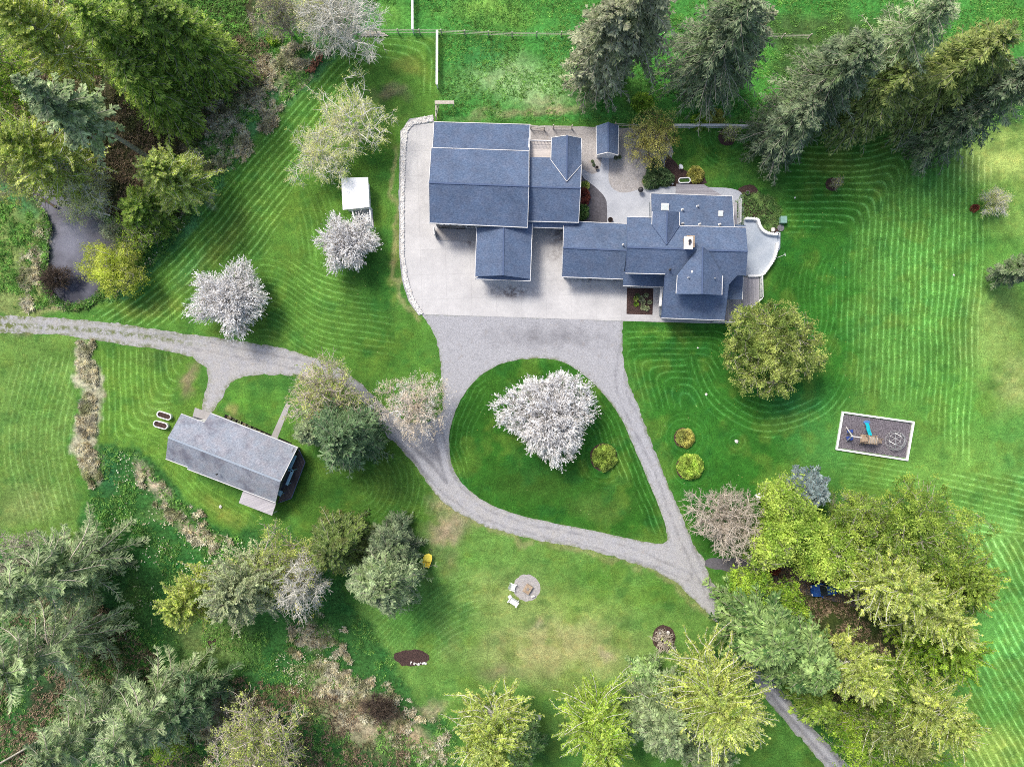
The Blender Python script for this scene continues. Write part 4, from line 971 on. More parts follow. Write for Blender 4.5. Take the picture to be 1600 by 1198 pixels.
wpart(mb, 'pen_frame', M['white'], coop)
mb = MB(); mb.prism([(*W(*p, 1.9).xy, .07) for p in pen], .07); wpart(mb, 'pen_floor', M['walk'], coop)
# ---- small white pump house
ph_ = empty('pump_house', W(1186, 774, 0), label='tiny white gabled pump house between the bare tree and the lime-green maples', cat='shed')
mb = MB(); c = W(1187, 774.5, 0)
Rz = Matrix.Rotation(math.radians(22), 4, 'Z'); T = Matrix.Translation(c) @ Rz
mb.box((0, 0, .45), (1.2, .8, .9), M=T); wpart(mb, 'wall', M['white'], ph_)
mb = MB(); mb.add([T @ Vector(v) for v in ((-.75,-.55,.88),(.75,-.55,.88),(.75,.55,.88),(-.75,.55,.88),(-.75,0,1.3),(.75,0,1.3))], [(0,1,5,4),(3,4,5,2),(0,4,3),(1,2,5),(0,3,2,1)]); wpart(mb, 'roof', plain('pink_white_roof', (.75, .7, .69)), ph_)
# ------------------------------------------------------------------ TREES
def tube_np(p0, p1, r0, r1, n=4):
    d = p1 - p0; L = np.linalg.norm(d, axis=1, keepdims=True) + 1e-9; d = d / L
    up = np.where(np.abs(d[:, 2:3]) < .9, np.array([[0, 0, 1.]]), np.array([[1., 0, 0]]))
    x = np.cross(d, up); x /= np.linalg.norm(x, axis=1, keepdims=True) + 1e-9; y = np.cross(x, d)
    a = np.arange(n) * 2 * np.pi / n
    ring = x[:, None, :] * np.cos(a)[None, :, None] + y[:, None, :] * np.sin(a)[None, :, None]
    V = np.concatenate([p0[:, None] + ring * r0[:, None, None], p1[:, None] + ring * r1[:, None, None]], 1)
    N = len(p0); b = (np.arange(N) * 2 * n)[:, None, None]
    k = np.arange(n); f = np.stack([k, (k + 1) % n, (k + 1) % n + n, k + n], -1)[None]
    return V.reshape(-1, 3), (b + f).reshape(-1, 4)
def diamonds(c, u, v, tint, skew=0.15):
    V = np.stack([c - u, c + v - u * skew, c + u, c - v - u * skew], 1).reshape(-1, 3)
    F = np.arange(len(V)).reshape(-1, 4); return V, F, np.repeat(tint, 4)
def join(parts):
    V = []; F = []; b = 0
    for v, f in parts: V.append(v); F.append(f + b); b += len(v)
    return np.concatenate(V), np.concatenate(F)
def unit(a): return a / (np.linalg.norm(a, axis=-1, keepdims=True) + 1e-9)

def lobes(rng, amp=.22):
    ph = rng.random(5) * 6.28; am = rng.random(5) * amp
    return lambda az: 1 + sum(am[k] * np.cos((k + 2) * az + ph[k]) for k in range(5))

def grow_deciduous(rng, h, R, zb=.25, n1=12, n2=90, n3=700, n4=2600, r0=None, twig=.022, spread=1.0, shape=None, lean=(0, 0), tl=.7, up=.25, droop=0.0):
    """returns branch tubes (V,F) and node arrays of the two finest levels. Crown fills a lobed ellipsoid."""
    r0 = r0 or .018 * h + .05; lb = shape or lobes(rng); z0 = h * zb
    cz = z0 + (h - z0) * .45; Rz = (h - z0) * .55
    def env(n, lo, hi, flat=1.0):
        az = rng.random(n) * 6.28; cu = rng.uniform(-.75, 1, n); s = np.sqrt(1 - cu ** 2)
        rho = (lo + (hi - lo) * rng.random(n)) ; r = R * lb(az) * rho
        z = cz + Rz * cu * rho
        p = np.stack([r * s * np.cos(az), r * s * np.sin(az), z], -1); p[:, 0] += lean[0] * z / h; p[:, 1] += lean[1] * z / h
        return p
    tubes = []
    def curves(p0, p1, ra, rb, seg, curl, upk):
        N = len(p0); L = np.linalg.norm(p1 - p0, axis=1, keepdims=True)
        mid = (p0 + p1) / 2 + rng.normal(0, 1, (N, 3)) * L * curl + np.array([0, 0, 1]) * L * upk
        t = np.linspace(0, 1, seg + 1)[None, :, None]
        P = (1 - t) ** 2 * p0[:, None] + 2 * t * (1 - t) * mid[:, None] + t ** 2 * p1[:, None]
        P[:, 1:-1] += rng.normal(0, 1, (N, seg - 1, 3)) * L[:, None] * curl * .3
        rr = ra[:, None] + (rb - ra)[:, None] * np.linspace(0, 1, seg + 1)[None]
        V, F = tube_np(P[:, :-1].reshape(-1, 3), P[:, 1:].reshape(-1, 3), rr[:, :-1].ravel(), rr[:, 1:].ravel(), 5 if seg > 4 else 3)
        tubes.append((V, F)); return P[:, 1:].reshape(-1, 3), rr[:, 1:].ravel()
    tz = np.linspace(0, 1, 9); T = np.stack([lean[0] * tz + np.sin(tz * 5 + rng.random() * 6) * .02 * h * tz, lean[1] * tz + np.cos(tz * 4 + rng.random() * 6) * .02 * h * tz, tz * h * .82], -1)
    T[0] = 0; T[0, 2] = -.15
    tr = r0 * (1 - tz * .85)
    tv, tf = tube_np(T[:-1], T[1:], tr[:-1], tr[1:], 8); trunk = (tv, tf)
    t1 = env(n1, .6, .85)
    a = np.clip((t1[:, 2] / h) * .6 - .05 + rng.uniform(-.08, .08, n1), zb * .6, .95)
    s1 = np.stack([np.interp(a, tz, T[:, k]) for k in range(3)], -1); s1[:, 2] = np.interp(a, tz, T[:, 2]); ra = np.interp(a, tz, tr) * .62
    P1, R1 = curves(s1, t1, ra, np.full(n1, max(twig * 1.8, r0 * .1)), 6, .07, up)
    P1 = np.concatenate([P1, T[4:]]); R1 = np.concatenate([R1, tr[4:] * .7])
    def attach(par, pr, tg):
        out = np.zeros(len(tg), int)
        for i in range(0, len(tg), 600):
            d = np.linalg.norm(tg[i:i + 600, None] - par[None], axis=2)
            pen = np.maximum(0, np.hypot(par[None, :, 0], par[None, :, 1]) - np.hypot(tg[i:i + 600, None, 0], tg[i:i + 600, None, 1])) * .9 + np.maximum(0, par[None, :, 2] - tg[i:i + 600, None, 2]) * .5
            out[i:i + 600] = np.argmin(d + pen, 1)
        return out
    t2 = env(n2, .3, .98); k = attach(P1, R1, t2)
    P2, R2 = curves(P1[k], t2, np.maximum(R1[k] * .55, twig * 1.4), np.full(n2, twig * 1.1), 5, .09, up * .6)
    t3 = env(n3, .22, 1.04); k = attach(P2, R2, t3)
    ln = t3 - P2[k]; Ln = np.linalg.norm(ln, axis=1, keepdims=True); t3 = P2[k] + ln * np.minimum(1, R * .45 / (Ln + 1e-6)); t3[:, 2] -= droop * Ln[:, 0]
    P3_, R3 = curves(P2[k], t3, np.maximum(R2[k] * .6, twig), np.full(n3, twig * .7), 3, .1, up * .3)
    P4 = P3_
    if n4:
        k = rng.integers(0, len(P3_), n4); c = np.array([0, 0, cz]); d = unit(unit(P3_[k] - c) * spread + rng.normal(0, .75, (n4, 3)) + [0, 0, .25])
        d[:, 2] -= droop * .8
        e = P3_[k] + d * (tl * rng.uniform(.4, 1.2, n4))[:, None]
        V, F = tube_np(P3_[k], e, np.full(n4, twig * .75), np.full(n4, twig * .4), 3)
        fine = (V, F); P4 = np.concatenate([(P3_[k] + e) / 2, e]); D4 = np.concatenate([d, d])
    else: fine = None; D4 = unit(P3_ - [0, 0, cz])
    return trunk, tubes, fine, P4, D4

def leaves_from(rng, P, D, n, size, jit, flat=.5, asp=.55, clump=.0):
    sub_ = rng.choice(len(P), max(60, min(len(P), n // 9)), replace=False); k = sub_[rng.integers(0, len(sub_), n)]; c = P[k] + rng.normal(0, jit * 1.35, (n, 3))
    u = unit(D[k] * .6 + rng.normal(0, .7, (n, 3)) * [1, 1, flat]); nn = unit(rng.normal(0, .6, (n, 3)) + [0, 0, 1.0]); v = unit(np.cross(nn, u))
    s = (size * rng.uniform(.6, 1.4, n))[:, None]
    t = np.clip((fbm(c[:, 0] * .9 + 30, c[:, 1] * .9 + c[:, 2] * .8, 3, 2) - .5) * 2.6 + .5 + rng.normal(0, .18, n), 0, 1)
    return diamonds(c, u * s * .5, v * s * asp * .5, t)

def conifer(rng, h, R, nb=200, ns=22, wsp=.08, zb=.12, droop=.32, upturn=.0, pw=.85, jitter_r=.25, sl=.75, r0=None, asc=0.0, loose=0.0, open_=0.0, bendy=.12):
    """trunk, branch tubes, sprays: herringbone of needle sprays drooping off every branch"""
    r0 = r0 or .013 * h + .06
    z = h * (zb + (1 - zb) * np.sort(rng.random(nb)) ** .92); az = np.arange(nb) * 2.39996 + rng.normal(0, .35, nb)
    t = (z - h * zb) / (h * (1 - zb)); L = R * (1 - t) ** pw * (1 + rng.uniform(-jitter_r, jitter_r, nb)) * np.minimum(1, .55 + t * 5) + .25
    lb = lobes(rng, .12); L *= lb(az)
    seg = 6; s = np.linspace(0, 1, seg + 1)
    ho = np.stack([np.cos(az), np.sin(az)], -1)
    el = np.interp(t, [0, 1], [-.12, .7]) + asc + rng.normal(0, .08 + .3 * asc, nb)
    bend = rng.normal(0, bendy, nb); wob = rng.normal(0, .35 * bendy, nb)
    P = np.zeros((nb, seg + 1, 3))
    for i, a in enumerate(s):
        r = L * a; ang = az + bend * a + wob * np.sin(a * 5)
        P[:, i, 0] = r * np.cos(ang); P[:, i, 1] = r * np.sin(ang)
        P[:, i, 2] = z + L * (el * a - droop * a ** 1.8 + upturn * a ** 4)
    br = np.maximum(.014 * L, .02)[:, None] * (1.1 - s)[None] + .01
    V, F = tube_np(P[:, :-1].reshape(-1, 3), P[:, 1:].reshape(-1, 3), br[:, :-1].ravel(), br[:, 1:].ravel(), 3)
    zz = np.linspace(0, 1, 10); T = np.stack([np.sin(zz * 3) * .01 * h, np.cos(zz * 2.5) * .01 * h, zz * h * .99], -1); T[0, 2] = -.15
    tr = r0 * (1 - zz) ** .8 + .02; tv, tf = tube_np(T[:-1], T[1:], tr[:-1], tr[1:], 8)
    # sprays
    m = nb * ns * 2; bi = np.repeat(np.arange(nb), ns * 2); a = np.clip(rng.uniform(.14 + open_, 1.02, m), 0, 1); side = np.tile([1, -1], nb * ns)
    fi = np.minimum((a * seg).astype(int), seg - 1); fr = a * seg - fi
    c = P[bi, fi] * (1 - fr[:, None]) + P[bi, fi + 1] * fr[:, None]; d = unit(P[bi, fi + 1] - P[bi, fi])
    sd = unit(np.stack([-d[:, 1], d[:, 0], np.zeros(m)], -1)) * side[:, None]
    sz = sl * (0.35 + .75 * np.sin(np.pi * np.clip(a * .85 + .1, 0, 1))) * np.clip(L[bi] / 2.6, .3, 1.15) * rng.uniform(.7, 1.25, m)
    dr = rng.uniform(.1, .55, m) * (droop + .35)
    u = unit(d * rng.uniform(.45, 1.0, m)[:, None] + sd * rng.uniform(.5, .95, m)[:, None] - np.array([0, 0, 1.]) * dr[:, None])
    tb = rng.normal(.42, .26, nb)[bi]
    out = []
    for q in range(3):
        ln = sz * (1.0 if q == 0 else .62); rot = unit(u + rng.normal(0, (.32 if q else .1) + loose, (m, 3)))
        st = c + (u * (sz * .45)[:, None] if q else 0)
        nn = unit(rng.normal(0, .35 + loose * .5, (m, 3)) + [0, 0, 1.]); v = unit(np.cross(nn, rot))
        tt = np.clip(tb + rng.normal(0, .22, m) + (.12 if q else 0), 0, 1)
        out.append(diamonds(st + rot * (ln * .5)[:, None], rot * (ln * .55)[:, None], v * (wsp * (.5 + .5 * np.minimum(1, sz / sl)) * (1 if q == 0 else .75))[:, None], tt, .25))
    # inner fill so the crown is not hollow
    k = nb * 4; bi = rng.integers(0, nb, k); a = rng.uniform(.05, .6, k); fi = (a * seg).astype(int); c = P[bi, fi] + rng.normal(0, .18, (k, 3))
    u = unit(rng.normal(0, 1, (k, 3))); v = unit(np.cross(u, rng.normal(0, 1, (k, 3)))); out.append(diamonds(c, u * .3, v * .14, np.clip(rng.normal(.2, .1, k), 0, 1)))
    Vs = []; Fs = []; Ts = []; b = 0
    for v_, f_, t_ in out: Vs.append(v_); Fs.append(f_ + b); Ts.append(t_); b += len(v_)
    return (tv, tf), (V, F), (np.concatenate(Vs), np.concatenate(Fs), np.concatenate(Ts))

LK = 1.95    # foliage albedo over the colour wanted on top of the crown (self-shading takes the rest)
def LM(n, a, b, c=None, tr=.3): return leafmat(n, A(*a, LK), A(*b, LK), A(*c, LK) if c else None, tr)
LMAT = {
 'dark_cedar': LM('dark_cedar_sprays', (58,82,40), (124,142,76), (96,100,56), .3), 'cedar': LM('cedar_sprays', (78,112,42), (164,184,84), (112,136,66), .4),
 'grey_fir': LM('grey_fir_needles', (88,108,76), (176,190,146), (120,142,88), .38),
 'dark_fir': LM('dark_fir_needles', (66,84,62), (140,154,118), (98,120,74), .35),
 'ash_fir': LM('ash_fir_needles', (96,104,78), (176,180,148), (112,126,82), .35),
 'blue_fir': LM('blue_green_needles', (70,104,56), (176,198,140), (132,160,84), .35),
 'yellow_fir': LM('yellow_green_needles', (86,104,54), (166,174,104), (112,134,72), .35),
 'teal_fir': LM('dark_teal_needles', (54,82,52), (128,152,110), (88,112,72), .3), 'layer_green': LM('layered_green_sprays', (56,90,46), (152,176,110), (104,134,70), .3), 'spruce': LM('blue_spruce_needles', (78,96,98), (134,148,148), None, .15),
 'lime': LM('lime_leaves', (112,142,54), (182,198,98), (154,176,80), .4),
 'bud': LM('yellow_green_buds', (120,142,62), (196,206,118), (164,176,108), .4),
 'palebud': LM('pale_buds', (172,186,96), (214,220,146), None, .4),
 'willow': LM('willow_leaves', (132,148,48), (190,198,92), (150,150,84), .4),
 'olive': LM('olive_leaves', (78,98,42), (168,178,98), (112,132,62), .3),
 'green': LM('fresh_green_leaves', (84,124,36), (160,184,70), (120,146,56), .35),
 'shrub': LM('shrub_leaves', (70,104,52), (120,146,84), None, .3),
 'darkshrub': LM('dark_shrub_leaves', (58,84,48), (104,124,84), None, .25),
 'amber': LM('amber_buds', (142,140,66), (190,186,108), (140,152,82), .35), 'deep_olive': LM('deep_olive_leaves', (84,112,42), (166,184,84), (120,144,62), .35), 'clipped': LM('clipped_shrub', (96,118,50), (150,170,78), None, .3),
 'red': LM('maroon_leaves', (104,48,44), (140,84,66), None, .3),
 'blossom': LM('white_blossom', (240,226,230), (255,248,250), None, .3),
 'fade': LM('faded_catkins', (206,190,168), (232,220,204), (214,180,150), .25),
 'greyleaf': LM('grey_green_leaves', (118,130,96), (178,186,146), None, .3),
 'grass_tuft': LM('grass_tufts', (66,116,56), (144,184,96), (98,132,66), .4),
 'dry_tuft': LM('dry_grass_tufts', (158,146,112), (228,216,186), (130,136,90), .35),
 'brush': LM('bramble_brush', (84,72,60), (150,132,108), (92,104,62), .15),
}
def tree_root(name, tx, ty, h, label, group, cat='tree', rz=None, zt=.97):
    """(tx,ty): where the crown's top stands in the photo; base follows from the tree's height"""
    x, y = XY(tx, ty, h * zt)
    return empty(name, (x, y, 0), 0.0, label, cat, group)
TREES = []
def make_decid(name, tx, ty, h, R, leaf, nleaf, label, group, bark='bark', size=.22, seed=0, n=(12, 90, 700, 2600), twig=.022, tl=.7, jit=.12, cat='tree', asp=.55, **kw):
    rng = np.random.default_rng(seed + int(tx * 3 + ty * 7) % 9973)
    root = tree_root(name, tx, ty, h, label, group, cat, zt=.6); nl0 = nleaf; nleaf = int(nleaf * 1.45); size = size * .82
    trunk, tubes, fine, P4, D4 = grow_deciduous(rng, h, R, n1=n[0], n2=n[1], n3=n[2], n4=n[3], twig=twig, tl=tl, **kw)
    V, F = join([trunk] + tubes); np_mesh('trunk', V, F, M[bark], root)
    if nleaf:
        parts = leaves_from(rng, P4, D4, nleaf, size, jit, asp=asp); np_mesh('crown', parts[0], parts[1], LMAT[leaf], root, parts[2])
        if fine and nl0 < 9000: np_mesh('twigs', fine[0], fine[1], M[bark], root)
    elif fine: np_mesh('crown', fine[0], fine[1], M[bark], root)
    return root
def make_blossom(name, tx, ty, h, R, label, group, seed=0, n4=5200, nl=16000, shape=None, twig=.05, tl=.8, **kw):
    rng = np.random.default_rng(seed)
    root = tree_root(name, tx, ty, h, label, group, zt=.6)
    trunk, tubes, fine, P4, D4 = grow_deciduous(rng, h, R, n1=16, n2=240, n3=1700, n4=n4, twig=.016, tl=tl, shape=shape, spread=1.6, **kw)
    V, F = join([trunk] + tubes); np_mesh('trunk', V, F, M['bark_brown'], root)
    # flowers packed along every twig
    v = fine[0].reshape(-1, 2, 3, 3); a = v[:, 0].mean(1); b = v[:, 1].mean(1)
    k = rng.integers(0, len(a), nl); t = rng.random(nl)[:, None]; c = a[k] * (1 - t) + b[k] * t + rng.normal(0, .035, (nl, 3))
    ax = unit(b[k] - a[k]); u = unit(ax + rng.normal(0, .45, (nl, 3))); nn = unit(rng.normal(0, .45, (nl, 3)) + [0, 0, 1.6]); w_ = unit(np.cross(nn, u))
    s = rng.uniform(.7, 1.3, nl)[:, None]
    dv_, df_, dt_ = diamonds(c, u * .085 * s, w_ * .045 * s, np.clip(rng.normal(.6, .3, nl), 0, 1))
    np_mesh('crown', dv_, df_, LMAT['blossom'], root, dt_)
    np_mesh('twigs', fine[0], fine[1], M['bark_beige'], root)
    return root
def make_conifer(name, tx, ty, h, R, leaf, label, group, bark='bark', seed=0, cat='tree', **kw):
    rng = np.random.default_rng(seed + int(tx * 3 + ty * 7) % 9973)
    root = tree_root(name, tx, ty, h, label, group, cat)
    (tv, tf), (bv, bf), (lv, lf, lt) = conifer(rng, h, R, **kw)
    V, F = join([(tv, tf), (bv, bf)]); np_mesh('trunk', V, F, M[bark], root)
    np_mesh('crown', lv, lf, LMAT[leaf], root, lt)
    return root
def make_shrub(name, x, y, h, R, leaf, n, label, group=None, size=.16, cat='shrub', seed=0, bark='bark_brown', shape=None, sq=1.0, rz=0.0):
    """dense low shrub, rooted at photo px (x,y)"""
    rng = np.random.default_rng(seed + int(x)); px_, py_ = XY(x, y, h * .5)
    root = empty(name, (px_, py_, 0), 0, label, cat, group); lb = shape or lobes(rng, .03)
    az = rng.random(n) * 6.28; cu = rng.random(n) ** .8; s = np.sqrt(1 - cu ** 2); rho = rng.uniform(.72, 1.03, n) * lb(az) * (1 + .03 * np.cos(az * 9 + 2))
    bmp = 1 + .08 * (fbm(np.cos(az) * s * 4 + 9, np.sin(az) * s * 4 + 9, int(x), 3) - .5) * 2
    lx, ly = R * s * rho * bmp * np.cos(az), R * sq * s * rho * bmp * np.sin(az)
    c = np.stack([lx * math.cos(rz) - ly * math.sin(rz), lx * math.sin(rz) + ly * math.cos(rz), .08 + (h - .1) * cu * rho * bmp], -1)
    d = unit(c - [0, 0, h * .2]); u = unit(d + rng.normal(0, .5, (n, 3))); nn = unit(rng.normal(0, .6, (n, 3)) + [0, 0, 1.]); v = unit(np.cross(nn, u)); z = (size * rng.uniform(.6, 1.3, n))[:, None]
    t = np.clip((fbm(c[:, 0] * 2 + 30, c[:, 1] * 2, 3, 3) - .5) * 2 + .5 + rng.normal(0, .15, n), 0, 1)
    V, F, T = diamonds(c, u * z * .6, v * z * .3, t)
    m = max(12, n // 60); e = c[rng.integers(0, n, m)] * .96; p0 = e * [.08, .08, 0]; tv, tf = tube_np(p0, e, np.full(m, .03), np.full(m, .012), 3)
    np_mesh('stems', tv, tf, M[bark], root); np_mesh('foliage', V, F, LMAT[leaf], root, T)
    return root

def make_alder(name, tx, ty, h, R, leaf, label, group, bark='bark_white', seed=0, **kw):
    """tall slim tree: one pale stem, rising branches, loose spring leaves"""
    d = dict(nb=190, ns=24, asc=.4, loose=.55, droop=.12, pw=.62, jitter_r=.24, bendy=.38, sl=.42, wsp=.085, zb=.22, r0=.17, open_=.12); d.update(kw)
    rng = np.random.default_rng(seed + int(tx * 5 + ty * 3) % 9973)
    root = tree_root(name, tx, ty, h, label, group)
    (tv, tf), (bv, bf), (lv, lf, lt) = conifer(rng, h, R, **d)
    k = bv.reshape(-1, 3, 3); c = k.mean(1, keepdims=True); bv = (c + (k - c) * 1.15).reshape(-1, 3)
    V, F = join([(tv, tf), (bv, bf)]); np_mesh('trunk', V, F, M[bark], root)
    np_mesh('crown', lv, lf, LMAT[leaf], root, lt)
    return root
# ------------------------------------------------------------------ the trees of the photo
TL_ = 'trees of the pond wood'; RG = 'trees of the east grove'; NT = 'conifers along the north fence'; SW_ = 'trees of the southwest thicket'; SG = 'trees south of the fire pit lawn'
CK = dict(nb=230, ns=13)
# pond wood, top left
make_conifer('cedar_tree', 200, -8, 20, 5.4, 'cedar', 'bushy green cedar cut by the top edge, left of the one over the brown bank', TL_, droop=.3, pw=.6, nb=300, ns=14)
make_conifer('cedar_tree', 258, 14, 17, 4.5, 'cedar', 'green cedar whose skirt ends at the brown bank of the wood', TL_, droop=.3, pw=.6, nb=290, ns=14)
make_conifer('cedar_tree', 128, 14, 21, 5.4, 'cedar', 'green cedar behind the leafing tree in the top left corner', TL_, droop=.3, pw=.6, nb=290, ns=14)
make_conifer('cedar_tree', 186, 92, 16, 4.8, 'cedar', 'rounded green cedar just above the leaning grey fir', TL_, droop=.3, pw=.55, nb=280, ns=14)
make_conifer('cedar_tree', 296, 56, 10, 2.8, 'cedar', 'smaller green cedar between the wood and the pale bare tree', TL_, droop=.3, pw=.6, nb=200)
make_conifer('cedar_tree', 238, 142, 10, 2.6, 'cedar', 'low green cedar over the foot of the grey fir trunk', TL_, droop=.3, pw=.6, nb=170)
make_conifer('fir_tree', 36, 128, 25, 3.3, 'grey_fir', 'tall leaning-out grey-green fir with its bare lower trunk showing', TL_, bark='bark', zb=.5, nb=130, ns=15, droop=.3, jitter_r=.45, pw=.7, r0=.34, wsp=.19)
make_alder('leafing_tree', 10, 10, 20, 5.6, 'bud', 'yellow-green leafing tree in the very top left corner', TL_, nb=240)
make_decid('leafing_tree', -6, 120, 17, 5.0, 'green', 12000, 'green leafing tree cut by the left edge below the corner', TL_, size=.26)
make_alder('leafing_tree', 10, 215, 17, 5.4, 'bud', 'wide leafing tree with white limbs hanging over the pond top', TL_, nb=210)
make_decid('leafing_tree', 20, 262, 14, 4.4, 'bud', 8000, 'yellow-green tree at the left edge above the pond', TL_, size=.24, bark='bark', tl=.9)
make_alder('leafing_tree', 236, 258, 13, 4.4, 'bud', 'yellow-green tree with fanned pale branches beside the mown swath', TL_, nb=240, asc=.2, droop=.2)
make_decid('leafing_tree', 130, 300, 8, 3.6, 'palebud', 7000, 'pale budding tree leaning over the middle of the pond', TL_, size=.17, bark='bark_white', n=(14, 110, 800, 3200), tl=.8)
make_conifer('cedar_tree', 212, 318, 6, 3.6, 'cedar', 'low dark green cedar between pond and fan-branched tree', TL_, droop=.25, pw=.5, nb=150)
make_decid('leafing_tree', 215, 362, 5, 2.8, 'green', 4200, 'small loose green tree on the east bank of the pond', TL_, size=.2, n=(10, 60, 350, 1200))
make_decid('leafing_tree', 176, 362, 4.5, 1.6, 'greyleaf', 2200, 'small grey-leaved sapling standing at the water edge', TL_, size=.17, n=(8, 40, 240, 700))
make_decid('willow_tree', 178, 418, 6, 3.6, 'willow', 17000, 'bright yellow-green willow leaning over the lower pond', TL_, size=.28, asp=.3, n=(14, 120, 900, 3200), droop=.35, tl=.8, jit=.16)
make_decid('bare_shrub', 86, 436, 2.6, 2.0, None, 0, 'dark bare shrub on the left bank of the pond', None, bark='bark_brown', n=(10, 60, 400, 1800), twig=.03, cat='shrub')
make_decid('bare_tree', 432, 14, 11, 3.4, 'palebud', 2500, 'grey bare tree at the top between cedar and white tree', TL_, bark='bark', size=.14, n=(14, 110, 700, 2600), twig=.026, tl=.8)
make_decid('bare_tree', 530, 26, 13, 5.4, None, 0, 'white-branched bare tree at the top edge over the wire fence', TL_, bark='bark_white', n=(18, 150, 1000, 4200), twig=.034, tl=.9)
make_decid('bare_tree', 492, 14, 11, 4.0, 'palebud', 5000, 'pale budding tree standing against the white bare tree', TL_, bark='bark_white', size=.16, n=(12, 100, 700, 2400), twig=.028, tl=.8)
make_decid('budding_tree', 546, 190, 8, 5.2, 'palebud', 8000, 'big pale budding tree in the mown grass by the gravel strip', 'pale budding trees on the west lawn', bark='bark_white', size=.16, n=(11, 60, 380, 1500), twig=.03, tl=.9, up=.15)
make_decid('budding_tree', 502, 240, 6.5, 4.2, 'palebud', 6000, 'smaller pale budding tree, lower left of the big one on the lawn', 'pale budding trees on the west lawn', bark='bark_white', size=.16, n=(14, 70, 400, 1500), twig=.026, tl=.9, up=.2)
# blossom trees
BG = 'white blossom trees'
def sq_shape(rot, k=.28):
    return lambda az: 1.0 + k * np.abs(np.cos(2 * (az - rot))) ** 1.5 - .13 + .08 * np.cos(3 * az + 1)
KA = np.radians([-181,-171,-155,-107,-77,-40,-17,6,43,66,116,152,179]); KR = np.array([94,88,53,61,81,67,56,75,82,74,62,81,94]) / 72. - .04
def kite(az): return np.interp((np.asarray(az) + np.pi) % (2 * np.pi) - np.pi, KA, KR) + .04 * np.cos(9 * az)
make_blossom('blossom_tree', 360, 467, 6.2, 4.15, 'round white blossom tree between the mown swath and the gravel drive', BG, seed=4, n4=6500, nl=60000, tl=1.25)
make_blossom('blossom_tree', 542, 379, 5.6, 3.25, 'small white blossom tree overhanging the white outbuilding pen', BG, seed=5, n4=4400, nl=36000, tl=1.1)
make_blossom('blossom_tree', 858, 650, 6.8, 6.0, 'largest white blossom tree, alone in the grass island of the drive', BG, seed=7, n4=12000, nl=105000, tl=1.0, shape=kite)
# around the guest house
make_decid('twiggy_tree', 506, 612, 9, 4.7, 'bud', 5200, 'twiggy yellow-green tree over the gravel drive above the dark fir', None, bark='bark_beige', size=.2, n=(16, 120, 800, 2400), twig=.034, tl=.8)
make_conifer('fir_tree', 520, 688, 14, 4.8, 'teal_fir', 'dark blue-green fir between guest house and gravel drive', None, droop=.2, pw=.6, nb=260, ns=14, sl=.85, upturn=.1)
make_conifer('fir_tree', 474, 676, 9, 2.4, 'grey_fir', 'grey-green fir brushing the brown deck corner of the guest house', None, droop=.2, pw=.6, nb=150, sl=.8)
make_decid('bare_tree', 646, 634, 8, 4.8, 'fade', 9000, 'pale beige bare tree at the fork of the gravel drive', None, bark='bark_beige', size=.13, n=(18, 150, 1200, 5200), twig=.028, tl=.65, jit=.1)
# south-west trees
make_decid('budding_tree', 440, 882, 11, 5.3, 'bud', 12000, 'broad grey-green budding tree below the guest house patio roof', SW_, bark='bark', size=.2, n=(16, 130, 900, 3400), twig=.03, tl=.9)
make_alder('budding_tree', 350, 942, 16, 5.6, 'greyleaf', 'middle budding tree of the row southwest of the guest house', SW_, bark='bark_beige', nb=240)
make_alder('budding_tree', 268, 958, 14, 4.0, 'bud', 'bright yellow budding tree at the lower left end of the row', SW_, bark='bark_beige', nb=190)
make_conifer('cedar_tree', 512, 866, 10, 4.2, 'dark_cedar', 'dark olive cedar behind the white bare tree', SW_, droop=.3, pw=.55, nb=230)
make_decid('bare_tree', 470, 912, 13, 3.4, 'amber', 900, 'white bare tree with amber lichen patches in front of the olive cedar', SW_, bark='bark_white', size=.2, n=(18, 150, 1000, 3400), twig=.036, tl=.8, up=.5)
make_conifer('fir_tree', 585, 928, 14, 4.6, 'grey_fir', 'dark grey-green fir beside the yellow cart', SW_, droop=.18, pw=.55, nb=270, ns=14)
make_conifer('fir_tree', 604, 860, 7, 3.2, 'dark_fir', 'dark low fir right above the grey-green one by the cart', SW_, droop=.2, pw=.5, nb=200)
# bottom-left thicket
SP = dict(upturn=.5, droop=.75, sl=.85, wsp=.075, ns=30, pw=.5, jitter_r=.5, bark='bark_beige')
make_conifer('spruce_tree', 0, 930, 20, 5.8, 'grey_fir', 'weeping grey-green spruce at the left edge, upper one of the thicket', SW_, nb=93, **SP)
make_conifer('spruce_tree', 54, 915, 15, 3.8, 'grey_fir', 'weeping spruce beside the tan dead grass mound', SW_, nb=80, **SP)
make_conifer('spruce_tree', -12, 1060, 20, 5.6, 'grey_fir', 'weeping grey-green spruce at the left edge, lower one of the thicket', SW_, nb=93, **SP)
make_conifer('spruce_tree', 168, 1178, 19, 5.8, 'grey_fir', 'weeping spruce at the bottom edge with long arched sprays', SW_, nb=99, **SP)
make_conifer('spruce_tree', 60, 1195, 18, 5.0, 'grey_fir', 'weeping spruce in the bottom left corner', SW_, nb=93, **SP)
make_decid('bare_tree', 34, 880, 12, 4.0, 'greyleaf', 2600, 'grey-limbed bare tree at the left edge above the spruces', SW_, bark='bark', size=.2, n=(14, 90, 500, 1800), twig=.04)
make_decid('bare_tree', 95, 1005, 7, 3.2, None, 0, 'small grey bare tree between the weeping spruces', SW_, bark='bark', n=(12, 80, 500, 1800), twig=.032)
make_conifer('spruce_tree', 262, 1130, 13, 4.0, 'teal_fir', 'dark blue-green spruce beside the yellow-green bottom tree', SW_, nb=74, **SP)
make_decid('leafing_tree', 262, 1166, 6, 2.2, 'green', 2600, 'small bright green sapling among the bottom spruces', SW_, size=.24, n=(8, 40, 240, 600))
